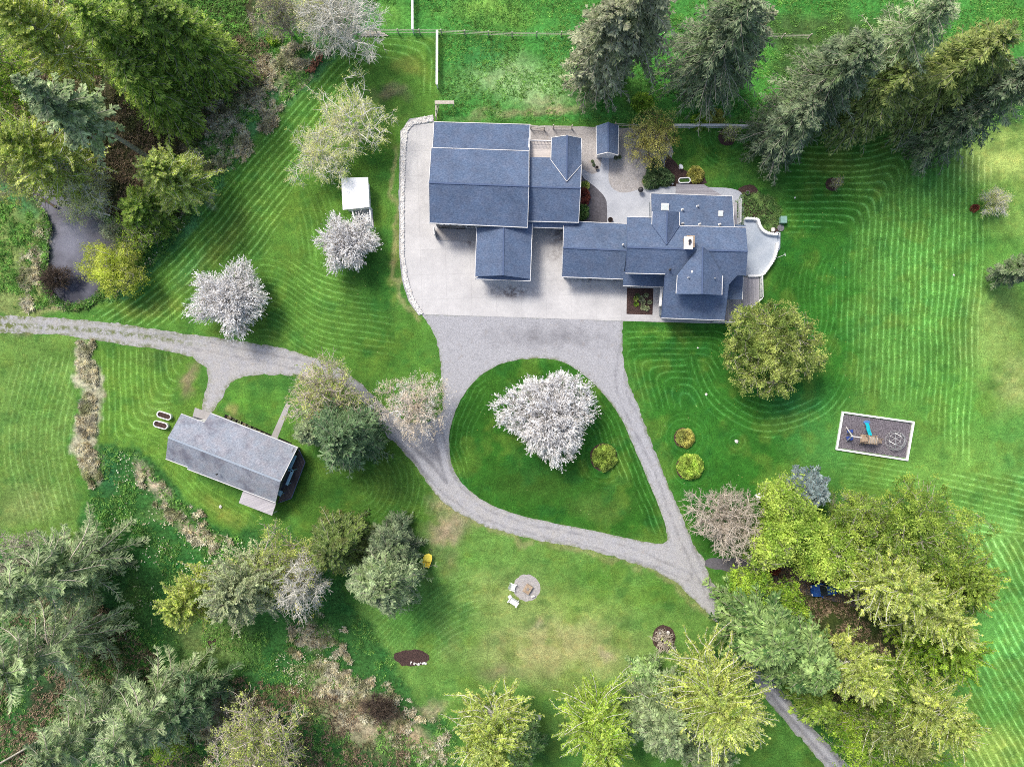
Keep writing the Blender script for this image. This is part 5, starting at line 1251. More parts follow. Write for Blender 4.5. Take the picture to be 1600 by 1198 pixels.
make_decid('leafing_tree', 398, 1165, 14, 5.6, 'bud', 8500, 'arching yellow-green tree at the bottom edge by the dead grass', SW_, bark='bark_beige', size=.24, n=(12, 90, 640, 2200), twig=.034, tl=1.0, up=.4)
# bottom row
make_alder('leafing_tree', 766, 1186, 17, 5.7, 'bud', 'lime and white-branched tree, left one of the bottom row', SG)
make_conifer('fir_tree', 815, 1195, 10, 3.2, 'blue_fir', 'low grey fir tucked against the lime and white tree', SG, nb=130)
make_alder('leafing_tree', 946, 1180, 17, 5.4, 'lime', 'bright lime-green tree, middle one of the bottom row', SG, nb=220)
make_alder('leafing_tree', 1146, 1136, 18, 7.0, 'bud', 'broad yellow-green tree over the lower drive, largest of the bottom row', SG, nb=320)
make_conifer('fir_tree', 1050, 1160, 14, 4.8, 'grey_fir', 'grey-green fir in front of the broad yellow-green tree', SG, nb=250, droop=.2, pw=.55, sl=.8)
make_conifer('fir_tree', 1022, 1075, 7, 2.3, 'blue_fir', 'small blue-green fir left of the broad yellow-green tree', SG, nb=100)
make_conifer('fir_tree', 1130, 1215, 12, 4.0, 'grey_fir', 'grey-green fir cut off by the bottom edge beside the drive', SG, nb=180, droop=.2)
# east grove
make_decid('bare_tree', 1136, 813, 7.5, 5.0, None, 0, 'round pinkish-beige bare tree at the corner of the side path', None, bark='bark_beige', n=(20, 170, 1300, 5400), twig=.034, tl=.6)
make_conifer('spruce_tree', 1278, 772, 6, 2.8, 'spruce', 'silvery blue spruce at the top of the east grove', RG, nb=170, droop=.15, pw=.5, sl=.6)
for i, (x, y, R_, n_, l) in enumerate(((1222,778,2.5,7000,'smallest lime-green maple, next to the tiny pump house'), (1240,830,4.0,15000,'dense lime-green maple in the middle of the maple row'), (1292,862,4.3,17000,'dense lime-green maple nearest the blue car'), (1205,855,2.6,7000,'lime-green maple overhanging the side path mouth'))):
    make_decid('maple_tree', x, y, 10, R_, 'lime', n_, l, 'lime-green maples', size=.3, asp=.75, n=(12, 90, 620, 1500), tl=.5, jit=.2)
make_decid('leafing_tree', 1420, 838, 14, 7.2, 'deep_olive', 36000, 'wide olive-green tree on the upper right side of the grove', RG, size=.26, n=(18, 170, 1100, 3200), tl=.8, jit=.15)
make_alder('leafing_tree', 1536, 925, 15, 5.0, 'deep_olive', 'olive-green tree on the right tip of the grove', RG, nb=260, bark="bark")
make_decid('leafing_tree', 1345, 800, 9, 3.4, 'deep_olive', 8500, 'small olive tree next to the silvery spruce', RG, size=.24, n=(12, 80, 560, 1600), tl=.7)
make_alder('leafing_tree', 1440, 935, 17, 5.4, 'bud', 'yellow-green tree with white limbs behind the blue car', RG, nb=230)
make_alder('leafing_tree', 1504, 985, 18, 4.9, 'bud', 'yellow-green tree with white fanned limbs, lower neighbour of the wide olive tree', RG, nb=190)
make_alder('leafing_tree', 1505, 1030, 14, 5.2, 'green', 'darker green tree below the white-limbed pair', RG, nb=260, bark="bark")
make_decid('leafing_tree', 1174, 920, 8, 3.0, 'green', 9500, 'fresh green tree at the junction of drive and side path', RG, size=.28, n=(12, 80, 520, 1400), tl=.6)
make_decid('leafing_tree', 1224, 948, 8, 3.2, 'green', 10500, 'fresh green tree along the shaded side path', RG, size=.28, n=(12, 80, 520, 1400), tl=.6)
make_conifer('cedar_tree', 1220, 1010, 14, 5.6, 'layer_green', 'layered blue-green cedar hanging over the lower drive', RG, nb=260, ns=15, droop=.3, pw=.5, sl=1.0, wsp=.15)
make_conifer('cedar_tree', 1290, 1058, 15, 5.0, 'layer_green', 'layered blue-green cedar further down the lower drive', RG, nb=250, ns=15, droop=.3, pw=.55, sl=1.0, wsp=.15)
make_alder('leafing_tree', 1376, 1080, 18, 4.2, 'bud', 'yellow-green tree rising behind the layered cedars', RG, nb=200)
make_decid('leafing_tree', 1400, 1090, 13, 5.4, 'green', 14000, 'shaded green tree in the lower middle of the grove', RG, size=.26, n=(14, 110, 760, 2200), tl=.8)
make_alder('leafing_tree', 1504, 1150, 19, 5.4, 'bud', 'white-limbed yellow tree at the lower right tip of the grove', RG, nb=190, r0=.22)
make_alder('leafing_tree', 1440, 1178, 16, 3.8, 'yellow_fir', 'golden yellow tree just left of the lowest white-limbed one', RG, nb=200)
make_decid('leafing_tree', 1345, 1150, 10, 4.4, 'green', 12000, 'dark green tree along the lower drive at the bottom', RG, size=.26, n=(12, 90, 620, 1800), tl=.7)
make_decid('leafing_tree', 1425, 1195, 12, 4.6, 'green', 11000, 'green tree cut by the bottom edge at the right', RG, size=.24, n=(12, 90, 620, 1800), tl=.8)
make_conifer('cedar_tree', 1300, 1120, 9, 3.4, 'cedar', 'low dark cedar between the lower drive and the grove', RG, nb=150)
# north conifers
make_conifer('fir_tree', 958, 16, 19, 4.6, 'ash_fir', 'ash-grey fir with pale twigs, left one above the garden shed', NT, bark='bark_beige', nb=270, ns=12, pw=.5, droop=.3, jitter_r=.3, wsp=.12)
make_conifer('fir_tree', 1022, -36, 23, 4.3, 'ash_fir', 'taller ash-grey fir just right of the first one above the shed', NT, bark='bark_beige', nb=250, ns=12, pw=.5, droop=.3, jitter_r=.3, wsp=.12, zb=.3)
make_conifer('fir_tree', 1170, 0, 22, 6.0, 'dark_fir', 'broad dark green fir standing alone north of the back lawn', NT, nb=330, ns=14, pw=.5, droop=.35, jitter_r=.3)
make_conifer('fir_tree', 1205, 20, 18, 2.6, 'ash_fir', 'thin grey snag-like fir behind the broad dark fir', NT, nb=90, pw=.6, bark='bark')
make_conifer('fir_tree', 1268, 165, 14, 4.6, 'dark_fir', 'dark fir whose lowest boughs hang over the right end of the pale fence', NT, nb=250, ns=13, pw=.5, droop=.4)
make_conifer('fir_tree', 1355, 70, 21, 5.4, 'dark_fir', 'dark grey-green fir second from the pale fence end', NT, nb=290, ns=13, pw=.5, droop=.35)
make_conifer('fir_tree', 1478, 4, 24, 4.6, 'grey_fir', 'tall fir with a bare pale trunk and dead twigs at the top edge', NT, bark='bark_beige', nb=170, ns=10, zb=.3, pw=.5, jitter_r=.45, r0=.36)
make_conifer('fir_tree', 1420, 110, 16, 5.2, 'yellow_fir', 'olive-green cedar-like fir over the curved mower lines', NT, nb=280, ns=14, pw=.5, droop=.3, sl=.85)
make_conifer('fir_tree', 1570, 58, 22, 5.2, 'yellow_fir', 'golden-green fir near the top right corner', NT, nb=280, ns=14, pw=.5, droop=.3, sl=.85)
make_conifer('fir_tree', 1612, 112, 20, 4.8, 'dark_fir', 'dark fir at the right edge below the golden-green one', NT, nb=240, ns=12, pw=.55, droop=.35)
make_conifer('fir_tree', 1540, 172, 15, 3.4, 'dark_fir', 'low dark fir, lowest one before the yellowish lawn', NT, nb=150, ns=12, pw=.55, droop=.35)
make_conifer('fir_tree', 1664, 406, 13, 2.0, 'dark_fir', 'dark fir peeking in at the right edge beside the big lawn', None, nb=110)
# garden trees and shrubs
make_decid('round_tree', 1207, 545, 8.5, 6.4, 'olive', 34000, 'large round olive-brown tree beside the terrace deck', None, size=.26, n=(20, 220, 1500, 5200), tl=.6, jit=.13, bark='bark', twig=.026, shape=lambda az: 1 + .05 * np.cos(3 * az) + .04 * np.cos(5 * az + 1))
make_decid('amber_tree', 1020, 214, 5.5, 3.7, 'amber', 9500, 'amber budding tree over the courtyard gravel and fence', None, size=.15, asp=.5, n=(14, 120, 900, 3600), tl=.6, bark='bark_brown', shape=lambda az: 1 + .12 * np.cos(2 * az - 2.2))
make_shrub('round_shrub', 945, 715, 1.3, 1.75, 'clipped', 7000, 'clipped green shrub in the mulch ring near the big blossom tree', 'shrubs in mulch rings beside the drive', size=.17)
make_shrub('round_shrub', 1071.5, 684, 1.1, 1.35, 'amber', 3400, 'smaller brownish shrub in a mulch ring east of the drive', 'shrubs in mulch rings beside the drive', size=.13)
make_shrub('round_shrub', 1080, 729, 1.2, 1.8, 'lime', 7000, 'yellow-green shrub in a mulch ring, below the brownish one', 'shrubs in mulch rings beside the drive', size=.19)
make_shrub('evergreen_shrub', 1028, 273, 1.5, 2.0, 'darkshrub', 7000, 'dense dark green shrub between courtyard gravel and rear deck', None, size=.16, shape=lambda az: 1 + .22 * np.cos(3 * az + .9))
make_shrub('round_shrub', 1088, 272, 1.0, 1.2, 'amber', 2600, 'small reddish-green shrub in the mulch bed behind the rear deck', None, size=.14)
make_shrub('terrace_ground_cover', 1188, 330, .28, 2.6, 'shrub', 8000, 'low grey-green ground cover shrub beside the curved patio wall', None, size=.13, sq=1.35, shape=lambda az: 1 + .18 * np.cos(2 * az + .6) - .1 * np.cos(az), rz=.45)
make_shrub('maroon_shrub', 912, 306, 1.3, .9, 'red', 1800, 'maroon shrub against the east wall of the garage wing', None, size=.15, sq=1.6)
make_shrub('green_shrub', 911, 330, 1.0, .9, 'shrub', 1800, 'green shrub below the maroon one in the dark gravel triangle', None, size=.16, sq=1.3)
make_shrub('green_shrub', 914, 290, .9, .7, 'bud', 1100, 'yellow-green shrub above the maroon one in the dark gravel triangle', None, size=.15)
for i, (x, y, r, lf, l) in enumerate(((996,462,.35,'darkshrub','topmost dark perennial of the square entry bed'),(1001,466,.4,'greyleaf','grey perennial at the top of the entry bed'),(1010,461,.35,'greyleaf','grey perennial top right in the entry bed'),(994,466.5,.42,'bud','yellow-green perennial left in the entry bed'),(994,475,.38,'green','green perennial lower left in the entry bed'),(1005,471,.4,'greyleaf','grey perennial beside the white stone in the entry bed'),(1015,472,.33,'greyleaf','round grey perennial at the right side of the entry bed'),(1005,480,.42,'greyleaf','grey perennial low in the entry bed'),(1011,482,.4,'greyleaf','grey perennial at the lower right of the entry bed'))):
    make_shrub('perennial', x, y, .45, r, lf, 170, l, 'perennials in the entry bed', size=.13, cat='plant')
make_decid('sapling', 1141, 207, 2.6, 1.3, 'bud', 700, 'thin budding sapling in the mulch ring under the pale fence', 'saplings in mulch rings', size=.14, n=(8, 40, 200, 400), tl=.3, twig=.018)
make_decid('sapling', 1308, 285, 2.2, .85, 'amber', 260, 'thin amber sapling in the dark round mulch ring of the east lawn', 'saplings in mulch rings', size=.13, n=(8, 40, 200, 400), tl=.3, twig=.018)
make_decid('sapling', 1038, 1002, 2.4, 1.6, None, 0, 'bare beige sapling with two white stones at its foot', 'saplings in mulch rings', bark='bark_beige', n=(10, 60, 320, 900), tl=.35, twig=.024)
make_decid('whitish_shrub', 1556, 316, 2.4, 1.9, 'palebud', 2600, 'whitish loose shrub standing alone in the right lawn', None, bark='bark_white', size=.15, n=(10, 70, 420, 1700), tl=.5, twig=.026, cat='shrub')
make_shrub('maroon_shrub', 1524, 325, 1.0, .55, 'red', 700, 'small maroon shrub at the left foot of the whitish shrub', None, size=.13)
make_shrub('maroon_shrub', 1211, 890, .9, .9, 'red', 900, 'maroon shrub by the shaded side path', None, size=.14)
make_decid('bare_shrub', 595, 1106, 2.4, 2.3, None, 0, 'bare purplish shrub in the dead grass at the bottom', None, bark='bark_brown', n=(10, 60, 380, 1600), twig=.03, cat='shrub')
make_decid('bare_shrub', 282, 190, 3.0, 2.0, None, 0, 'grey bare shrub on the bank beside the cedars', None, bark='bark', n=(10, 60, 380, 1600), twig=.026, cat='shrub')
for i, (x, y, r, l) in enumerate(((428,58,1.1,'bright green bush left of the white bare tree trunk'),(345,62,1.0,'bright green bush by the brown bank'),(1005,160,1.6,'leafy green bush between the two north firs'),(1095,190,1.3,'leafy bush under the broad dark fir near the fence'),(1120,182,1.2,'yellowish bush along the fence under the broad dark fir'))):
    make_shrub('green_bush', x, y, 1.1, r, 'green' if i != 4 else 'amber', 1500, l, 'wild bushes', size=.2)

# ------------------------------------------------------------------ wild growth nobody could count
def tufts(name, poly, n, leaf, hgt, label, cat, seed, thr=.5, sc=.03, blades=5, wd=.045, holes=(), edge=0.0):
    rng = np.random.default_rng(seed); P = np.array(poly); x = rng.uniform(P[:, 0].min(), P[:, 0].max(), n * 4); y = rng.uniform(P[:, 1].min(), P[:, 1].max(), n * 4)
    k = pip(x, y, poly) & (fbm(x * sc, y * sc, seed, 4) + rng.normal(0, .03, n * 4) > thr) & (sdf(x, y, POND) > 3)
    for h_ in holes: k &= ~pip(x, y, h_)
    if edge: k &= fbm(x * .09, y * .09, seed + 5, 4) > .5 - .012 * np.minimum(-sdf(x, y, poly), 14) + edge * .12
    x = x[k][:n]; y = y[k][:n]; m = len(x); hh = hgt * (.4 + 1.2 * fbm(x * .08, y * .08, seed + 3)) * rng.uniform(.6, 1.3, m)
    c = np.stack([(x - CX) / S, -(y - CY) / S, np.zeros(m)], -1)
    nb_ = m * blades; c = np.repeat(c, blades, 0); hh = np.repeat(hh, blades); c[:, :2] += rng.normal(0, .09, (nb_, 2))
    az = rng.random(nb_) * 6.28; o = rng.uniform(.3, 1.0, nb_) * hh; tip = c + np.stack([np.cos(az) * o, np.sin(az) * o, hh * rng.uniform(.35, 1, nb_)], -1)
    sd_v = np.stack([-np.sin(az), np.cos(az), np.zeros(nb_)], -1) * (wd * rng.uniform(.6, 1.4, nb_))[:, None]
    mid = (c + tip) / 2 + [0, 0, 1] * (hh * .12)[:, None]
    V = np.stack([c, mid + sd_v, tip, mid - sd_v], 1).reshape(-1, 3); F = np.arange(len(V)).reshape(-1, 4)
    t = np.clip(rng.normal(.5, .22, nb_) + np.repeat((fbm(x * .1, y * .1, 9) - .5), blades), 0, 1)
    o_ = np_mesh(name, V, F, LMAT[leaf], None, np.repeat(t, 4)); tag(o_, label, cat, kind='stuff'); return o_
bank = [(-20,-20),(600,-20),(570,40),(520,92),(474,138),(416,182),(346,280),(264,390),(212,444),(190,470),(60,482),(-20,488),(-20,300),(200,380),(300,330),(300,150)]
swp = [(155,695),(212,702),(296,796),(350,836),(440,834),(520,900),(560,960),(600,1010),(650,1090),(700,1120),(740,1230),(-20,1230),(-20,870),(120,858),(140,760)]
north = [(560,-20),(1620,-20),(1620,190),(1225,193),(690,188),(690,60)]
tufts('weed_grass', bank, 15000, 'grass_tuft', .3, 'green weeds on the bank beside the pond wood', 'weeds', 11, .4)
tufts('weed_grass', swp, 11000, 'grass_tuft', .3, 'green weeds in the southwest thicket', 'weeds', 12, .52)
tufts('pasture_grass', north, 20000, 'grass_tuft', .16, 'tufted pasture grass beyond the wire fence', 'grass', 13, .44)
def bl(x, y, rx, ry, rz=0):
    t = np.linspace(0, 2 * math.pi, 20)[:-1]; a = math.radians(rz)
    return [(x + rx * math.cos(q) * math.cos(a) - ry * math.sin(q) * math.sin(a), y + rx * math.cos(q) * math.sin(a) + ry * math.sin(q) * math.cos(a)) for q in t]
dry = [([(117,535),(149,530),(153,600),(149,680),(160,740),(158,772),(140,758),(121,715),(117,660),(126,620),(117,580)], 3600, .38, 'strip of dead tan grass along the far left meadow'),
       (bl(243,765,40,20,44), 1100, .6, 'dead grass patch left of the guest house'), (bl(308,824,66,26,34), 1700, .6, 'dead grass patch southwest of the guest house'),
       (bl(136,868,50,32,40), 2000, .5, 'mound of dead grass beside the weeping spruces'), (bl(500,1010,50,70,-24), 1700, .62, 'dead grass patch in the middle of the bottom bank'),
       (bl(588,1112,140,50,30), 4000, .58, 'dead tan grass along the bottom of the photo'), (bl(372,185,62,104,36), 4600, .54, 'dead grass among the bank weeds'),
       (bl(440,112,70,34,-32), 1800, .6, 'dead grass near the wood pile'), (bl(58,410,26,80,8), 1500, .62, 'dead grass on the left pond bank'), (bl(330,1115,110,50,12), 3000, .58, 'dead grass above the arching bottom tree')]
for i, (p, n, thr, l) in enumerate(dry): tufts('dead_grass', p, n, 'dry_tuft', .42, l, 'dead grass', 40 + i, thr * .9, .05, 7, .045, edge=.9)
tufts('bramble', [(-20,60),(330,60),(420,60),(420,130),(330,200),(250,300),(180,340),(80,260),(-20,260)], 9000, 'brush', .5, 'brown brush on the floor of the pond wood', 'undergrowth', 61, .3)
tufts('bramble', [(-20,880),(120,900),(260,1040),(460,1070),(640,1110),(640,1230),(-20,1230)], 9000, 'brush', .45, 'brown brush under the southwest trees', 'undergrowth', 62, .4)
tufts('bramble', [(1200,880),(1330,905),(1500,1000),(1440,1150),(1340,1190),(1200,1000)], 5000, 'brush', .35, 'shaded brush on the floor of the east grove', 'undergrowth', 63, .4)
shore = [(x + (x - 118) * .10, y + (y - 390) * .07) for x, y in POND]; shin = [(x - (x - 118) * .06, y - (y - 390) * .04) for x, y in POND]
_pond = POND; POND = [(0, 0), (1, 0), (0, 1)]
tufts('shore_grass', shore, 2000, 'grass_tuft', .5, 'rank grass hanging over the pond bank', 'grass', 77, .36, .06, 6, .05, holes=(shin,))
tufts('dead_grass', shore, 900, 'dry_tuft', .5, 'dead grass hanging over the pond bank', 'dead grass', 78, .5, .06, 6, .04, holes=(shin,))
POND = _pond
def flowers(name, poly, n, label, seed, c):
    rng = np.random.default_rng(seed); P = np.array(poly); x = rng.uniform(P[:, 0].min(), P[:, 0].max(), n * 5); y = rng.uniform(P[:, 1].min(), P[:, 1].max(), n * 5)
    k = pip(x, y, poly) & (fbm(x * .07, y * .07, seed, 3) > .53); x = x[k][:n]; y = y[k][:n]; m = len(x)
    cc = np.stack([(x - CX) / S, -(y - CY) / S, rng.uniform(.15, .4, m)], -1); u = unit(rng.normal(0, 1, (m, 3)) * [1, 1, .3]) * rng.uniform(.05, .12, m)[:, None]; v = np.cross(u, [0, 0, 1.])
    V, F, T = diamonds(cc, u, v, rng.random(m)); tag(np_mesh(name, V, F, c, None, T), label, 'wildflowers', kind='stuff')
flowers('wildflowers', [(230,310),(335,290),(345,280),(262,392),(205,445),(180,470),(190,400)], 900, 'white wildflowers on the bank between pond and mown swath', 71, LMAT['dry_tuft'])
flowers('wildflowers', [(190,700),(340,830),(420,860),(200,1000),(150,900)], 700, 'pale wildflowers in the green hollow left of the guest house', 72, LMAT['dry_tuft'])
flowers('wildflowers', [(430,1020),(520,1010),(540,1080),(440,1080)], 400, 'pale wildflowers above the bottom dead grass', 73, LMAT['dry_tuft'])

# ------------------------------------------------------------------ OBJECTS
def obj_root(name, px_, py_, rz, label, cat, group=None):
    return empty(name, W(px_, py_, 0), math.radians(rz), label, cat, group)
# fences
def rail_fence(name, pts, label, mat, h=1.25, post=2.4, rails=(.35,.75,1.15), wd=.16, t=.05, group=None, cap=False):
    root = empty(name, W(*pts[0], 0), 0, label, 'fence', group); rb = MB(); o0 = Vector(root.location); j = 0
    for a, b in zip(pts[:-1], pts[1:]):
        pa, pb = W(*a, 0) - o0, W(*b, 0) - o0; L = (pb - pa).length; k = max(1, round(L / post))
        for z in rails: rb.bar(pa + Vector((0, 0, z)), pb + Vector((0, 0, z)), t, wd)
        if cap: rb.bar(pa + Vector((0, 0, h + .03)), pb + Vector((0, 0, h + .03)), .3, .05)
        for i in range(k + (b == pts[-1])):
            p = pa.lerp(pb, i / k); q = MB(); q.bar(p - Vector((0, 0, .1)), p + Vector((0, 0, h + (0 if cap else .08))), .14, .14); q.build('post', mat, root)
    rb.build('rail', mat, root); return root
rail_fence('board_fence', [(646,-20),(646.5,53)], 'white board fence running down from the top edge', M['white'], group='white board fences', cap=True)
rail_fence('board_fence', [(684.5,55),(684,138)], 'white board fence at the left end of the rough pasture', M['white'], group='white board fences', cap=True)
rail_fence('board_fence', [(1050,201),(1130,201),(1216,204)], 'pale board fence behind the back lawn', M['trim'], cap=True)
rail_fence('board_fence', [(960,197.5),(988,199),(1016,200.5)], 'weathered fence piece beside the garden shed, left of the amber tree', M['wood_pale'], group='weathered fence pieces by the courtyard', rails=(.4,.9), wd=.12)
rail_fence('board_fence', [(864,201),(893,201.5)], 'weathered fence piece at the courtyard gravel edge', M['wood_pale'], group='weathered fence pieces by the courtyard', rails=(.4,.9), wd=.12)
rail_fence('board_fence', [(829,201.5),(850,203.5)], 'short fence piece right beside the shed roof of the garage', M['wood_pale'], group='weathered fence pieces by the courtyard', rails=(.4,.9), wd=.12)
rail_fence('wire_fence', [(556,53),(690,54),(800,58),(915,57)], 'thin wire fence between mown grass and pasture, left stretch', M['wood_pale'], rails=(.4,.8,1.15), wd=.03, t=.03, post=3.0, group='wire fences along the pasture')
rail_fence('wire_fence', [(1035,59),(1070,59),(1180,60),(1262,61)], 'thin wire fence between mown grass and pasture, right stretch', M['wood_pale'], rails=(.4,.8,1.15), wd=.03, t=.03, post=3.0, group='wire fences along the pasture')
g = obj_root('field_gate', 683, 178, 0, 'weathered gate frame with a plank shelf at the garage corner', 'gate')
mb = MB(); mb.box((-.05, 0, .75), (.14, .14, 1.5)); mb.box((-.05, -.9, .75), (.1, .1, 1.5)); mb.build('post', M['wood_pale'], g)
mb = MB(); mb.box((1.15, .95, 1.5), (2.6, .45, .06)); mb.build('plank', M['wood_pale'], g)
mb = MB(); mb.bar((-.05, 1.1, 1.3), (-.05, -.9, 1.3), .1, .12); mb.bar((.35, .9, 1.1), (-.05, -.9, .9), .08, .1); mb.bar((-.05, 1.1, .6), (-.05, -.9, .6), .1, .12); mb.build('brace', M['wood_pale'], g)
mb = MB(); mb.box((.0, 1.0, .73), (.12, .12, 1.46)); mb.box((2.3, .95, .73), (.1, .1, 1.46)); mb.build('post', M['wood_pale'], g)
g = obj_root('plank_pile', 584, 53, 0, 'pile of weathered grey planks lying along the wire fence', 'planks')
for i in range(7):
    mb = MB(); mb.bar((-1.9 + i * .12, -.35 + i * .11, .06 + (i % 3) * .05), (2.0 - i * .2, -.3 + i * .1, .06 + (i % 3) * .05), .12, .05); mb.build('plank', M['wood_pale'], g)
# stock tank planters
def tank(x, y, rz, label, L=1.95, Wd=.85, h=.55, soil='mulch', mat='white', group='oval stock tank planters'):
    r = obj_root('stock_tank', x, y, rz, label, 'planter', group)
    def ring(L_, W_, z, n=20):
        rr = W_ / 2; s = (L_ - W_) / 2; out = []
        for k in range(n):
            a = 2 * math.pi * k / n; out.append((rr * math.cos(a) + (s if math.cos(a) > 0 else -s), rr * math.sin(a), z))
        return out
    n = 20; rs = [ring(L, Wd, 0), ring(L, Wd, h), ring(L + .1, Wd + .1, h), ring(L + .1, Wd + .1, h + .05), ring(L - .16, Wd - .16, h + .05), ring(L - .16, Wd - .16, h - .14)]
    mb = MB(); v = sum(rs, []); f = [tuple(reversed(range(n)))]
    for i in range(len(rs) - 1): f += [(i * n + k, i * n + (k + 1) % n, (i + 1) * n + (k + 1) % n, (i + 1) * n + k) for k in range(n)]
    mb.add(v, f); mb.build('tub', M[mat], r)
    mb = MB(); mb.add(ring(L - .17, Wd - .17, h - .1), [tuple(range(n))]); mb.build('soil', M[soil], r); return r
tank(259.4, 648.8, -18, 'white-rimmed oval stock tank, upper one of the pair by the guest house')
tank(254, 663.3, -16, 'white-rimmed oval stock tank, lower one of the pair by the guest house')
M['moss'] = mottled('planter_greens', A(84, 122, 50), A(50, 92, 34), 9, .9, .6, 14)
tank(1068, 283.5, 2, 'pale oval planter full of greenery behind the rear deck', 1.6, .7, .5, 'moss', 'white', None)
# fire pit, chairs
g = obj_root('fire_table', 824.5, 918.5, -32, 'square tan fire table in the centre of the round gravel pad', 'fire pit')
mb = MB(); mb.box((0, 0, .2), (.85, 1.1, .4)); mb.build('base', M['wood'], g, bevel=.02)
mb = MB(); mb.box((0, 0, .44), (.98, 1.24, .08)); mb.build('table_top', M['wood_tan'], g, bevel=.02)
mb = MB(); mb.box((0, 0, .5), (.3, .4, .04)); mb.build('burner', M['rock_grey'], g, bevel=.01)
def chair(x, y, rz, label, bench=1.0):
    g = obj_root('garden_chair', x, y, rz, label, 'chair', 'white slatted chairs by the fire pit'); w_ = .62 * bench
    mb = MB()
    for i in range(5): mb.bar((-w_ / 2, -.22 + i * .12, .36 + i * .012), (w_ / 2, -.22 + i * .12, .36 + i * .012), .1, .025)
    mb.build('seat', M['white'], g)
    mb = MB(); k = int(5 * bench)
    for i in range(k):
        xx = (i + .5) / k * w_ - w_ / 2; mb.bar((xx, -.26, .3), (xx, -.62, .95 - abs(xx) * .15), .1, .025, up=Vector((0, -1, .5)))
    mb.build('backrest', M['white'], g)
    for s in (-1, 1):
        mb = MB(); mb.box((s * (w_ / 2 + .07), .02, .56), (.14, .78, .03)); mb.build('armrest', M['white'], g)
        mb = MB(); mb.bar((s * (w_ / 2 + .03), .34, 0), (s * (w_ / 2 + .03), .34, .55), .05, .09); mb.build('leg', M['white'], g)
        mb = MB(); mb.bar((s * (w_ / 2), .34, .3), (s * (w_ / 2), -.6, .06), .04, .1); mb.build('leg', M['white'], g)
chair(801.5, 915.5, -108, 'white slatted chair on the grass left of the fire pit gravel', 1.15)
chair(801.8, 939, 148, 'wider white slatted bench chair below left of the fire pit gravel', 1.9)
g = obj_root('side_table', 796.5, 930.5, 35, 'tiny white side table between the two fire pit chairs', 'table')
mb = MB(); mb.box((0, 0, .45), (.45, .38, .03)); mb.box((0, 0, .2), (.36, .3, .02)); mb.build('table_top', M['white'], g)
for sx in (-1, 1):
    for sy in (-1, 1): mb = MB(); mb.box((sx * .18, sy * .15, .22), (.04, .04, .44)); mb.build('leg', M['white'], g)
g = obj_root('log_stool', 832.5, 930, 20, 'small pale block stool on the fire pit gravel', 'stool')
mb = MB(); mb.box((0, 0, .3), (.5, .3, .05)); mb.box((-.2, 0, .14), (.05, .26, .28)); mb.box((.2, 0, .14), (.05, .26, .28)); tagp = mb.build('seat', M['rock'], g)
# yellow cart
yl = plain('yellow_paint', (.93, .76, .1), .45); g = obj_root('dump_cart', 668.5, 873, -14, 'yellow tub cart on the bare soil beside the dark fir', 'cart')
mb = MB(); o_ = [(-.55,-.95),(.5,-.95),(.62,.3),(.45,.85),(0,1.0),(-.5,.7),(-.62,.2)]
n = len(o_); v = [(x * .8, y * .8, .3) for x, y in o_] + [(x, y, .78) for x, y in o_] + [(x * .88, y * .88, .78) for x, y in o_] + [(x * .7, y * .72, .36) for x, y in o_]
f = [tuple(reversed(range(n)))]; f += [(i * n + k, i * n + (k + 1) % n, (i + 1) * n + (k + 1) % n, (i + 1) * n + k) for i in range(3) for k in range(n)]; f += [tuple(range(3 * n, 4 * n))]
mb.add(v, f); mb.build('tub', yl, g)
mb = MB(); mb.prism([(-.5,-.12,.83),(.58,-.1,.83),(.62,.3,.83),(.45,.85,.83),(0,1.0,.83),(-.5,.7,.83),(-.6,.2,.83)], .05); mb.build('cover', yl, g)
for sx in (-1, 1):
    mb = MB(); mb.tube([(sx * .5, -.45, .22), (sx * .62, -.45, .22)], .22, 16); wv_ = mb.build('wheel', M['black'], g)
mb = MB(); mb.tube([(0, .8, .3), (0, 1.5, .35)], .03); mb.tube([(-.16, 1.5, .35), (.16, 1.5, .35)], .03); mb.build('handle', M['black'], g)
# blue car
carp = plain('blue_car_paint', (.02, .10, .42), .25, .2, .7); g = obj_root('parked_car', 1287, 917, 188, 'blue car parked in the dark shade of the east grove', 'car')
mb = MB(); prof = [(-2.0,.35),(-2.05,.75),(-1.95,.95),(-1.0,1.0),(1.0,1.0),(1.75,.9),(2.05,.7),(2.05,.35)]
v = []
for s in (-1, 1): v += [(x, s * (.85 if abs(x) < 1.8 else .72), z) for x, z in prof]
k = len(prof); mb.add(v, [tuple(range(k)), tuple(reversed(range(k, 2 * k)))] + [(i + k, (i + 1) % k + k, (i + 1) % k, i) for i in range(k)]); mb.build('body', carp, g, bevel=.06)
mb = MB(); bt = [(-1.45,.78),(.85,.78)]; tp = [(-1.1,.6),(.15,.6)]
v = [(-1.5,-.78,1.0),(.95,-.78,1.0),(.95,.78,1.0),(-1.5,.78,1.0),(-1.1,-.6,1.42),(.2,-.6,1.42),(.2,.6,1.42),(-1.1,.6,1.42)]
mb.add(v, [(4,5,6,7),(0,1,5,4),(1,2,6,5),(2,3,7,6),(3,0,4,7),(0,3,2,1)]); mb.build('cabin_glass', M['glass'], g, bevel=.04)
mb = MB(); mb.box((-.45, 0, 1.44), (1.2, 1.16, .05)); mb.build('roof', carp, g, bevel=.02)
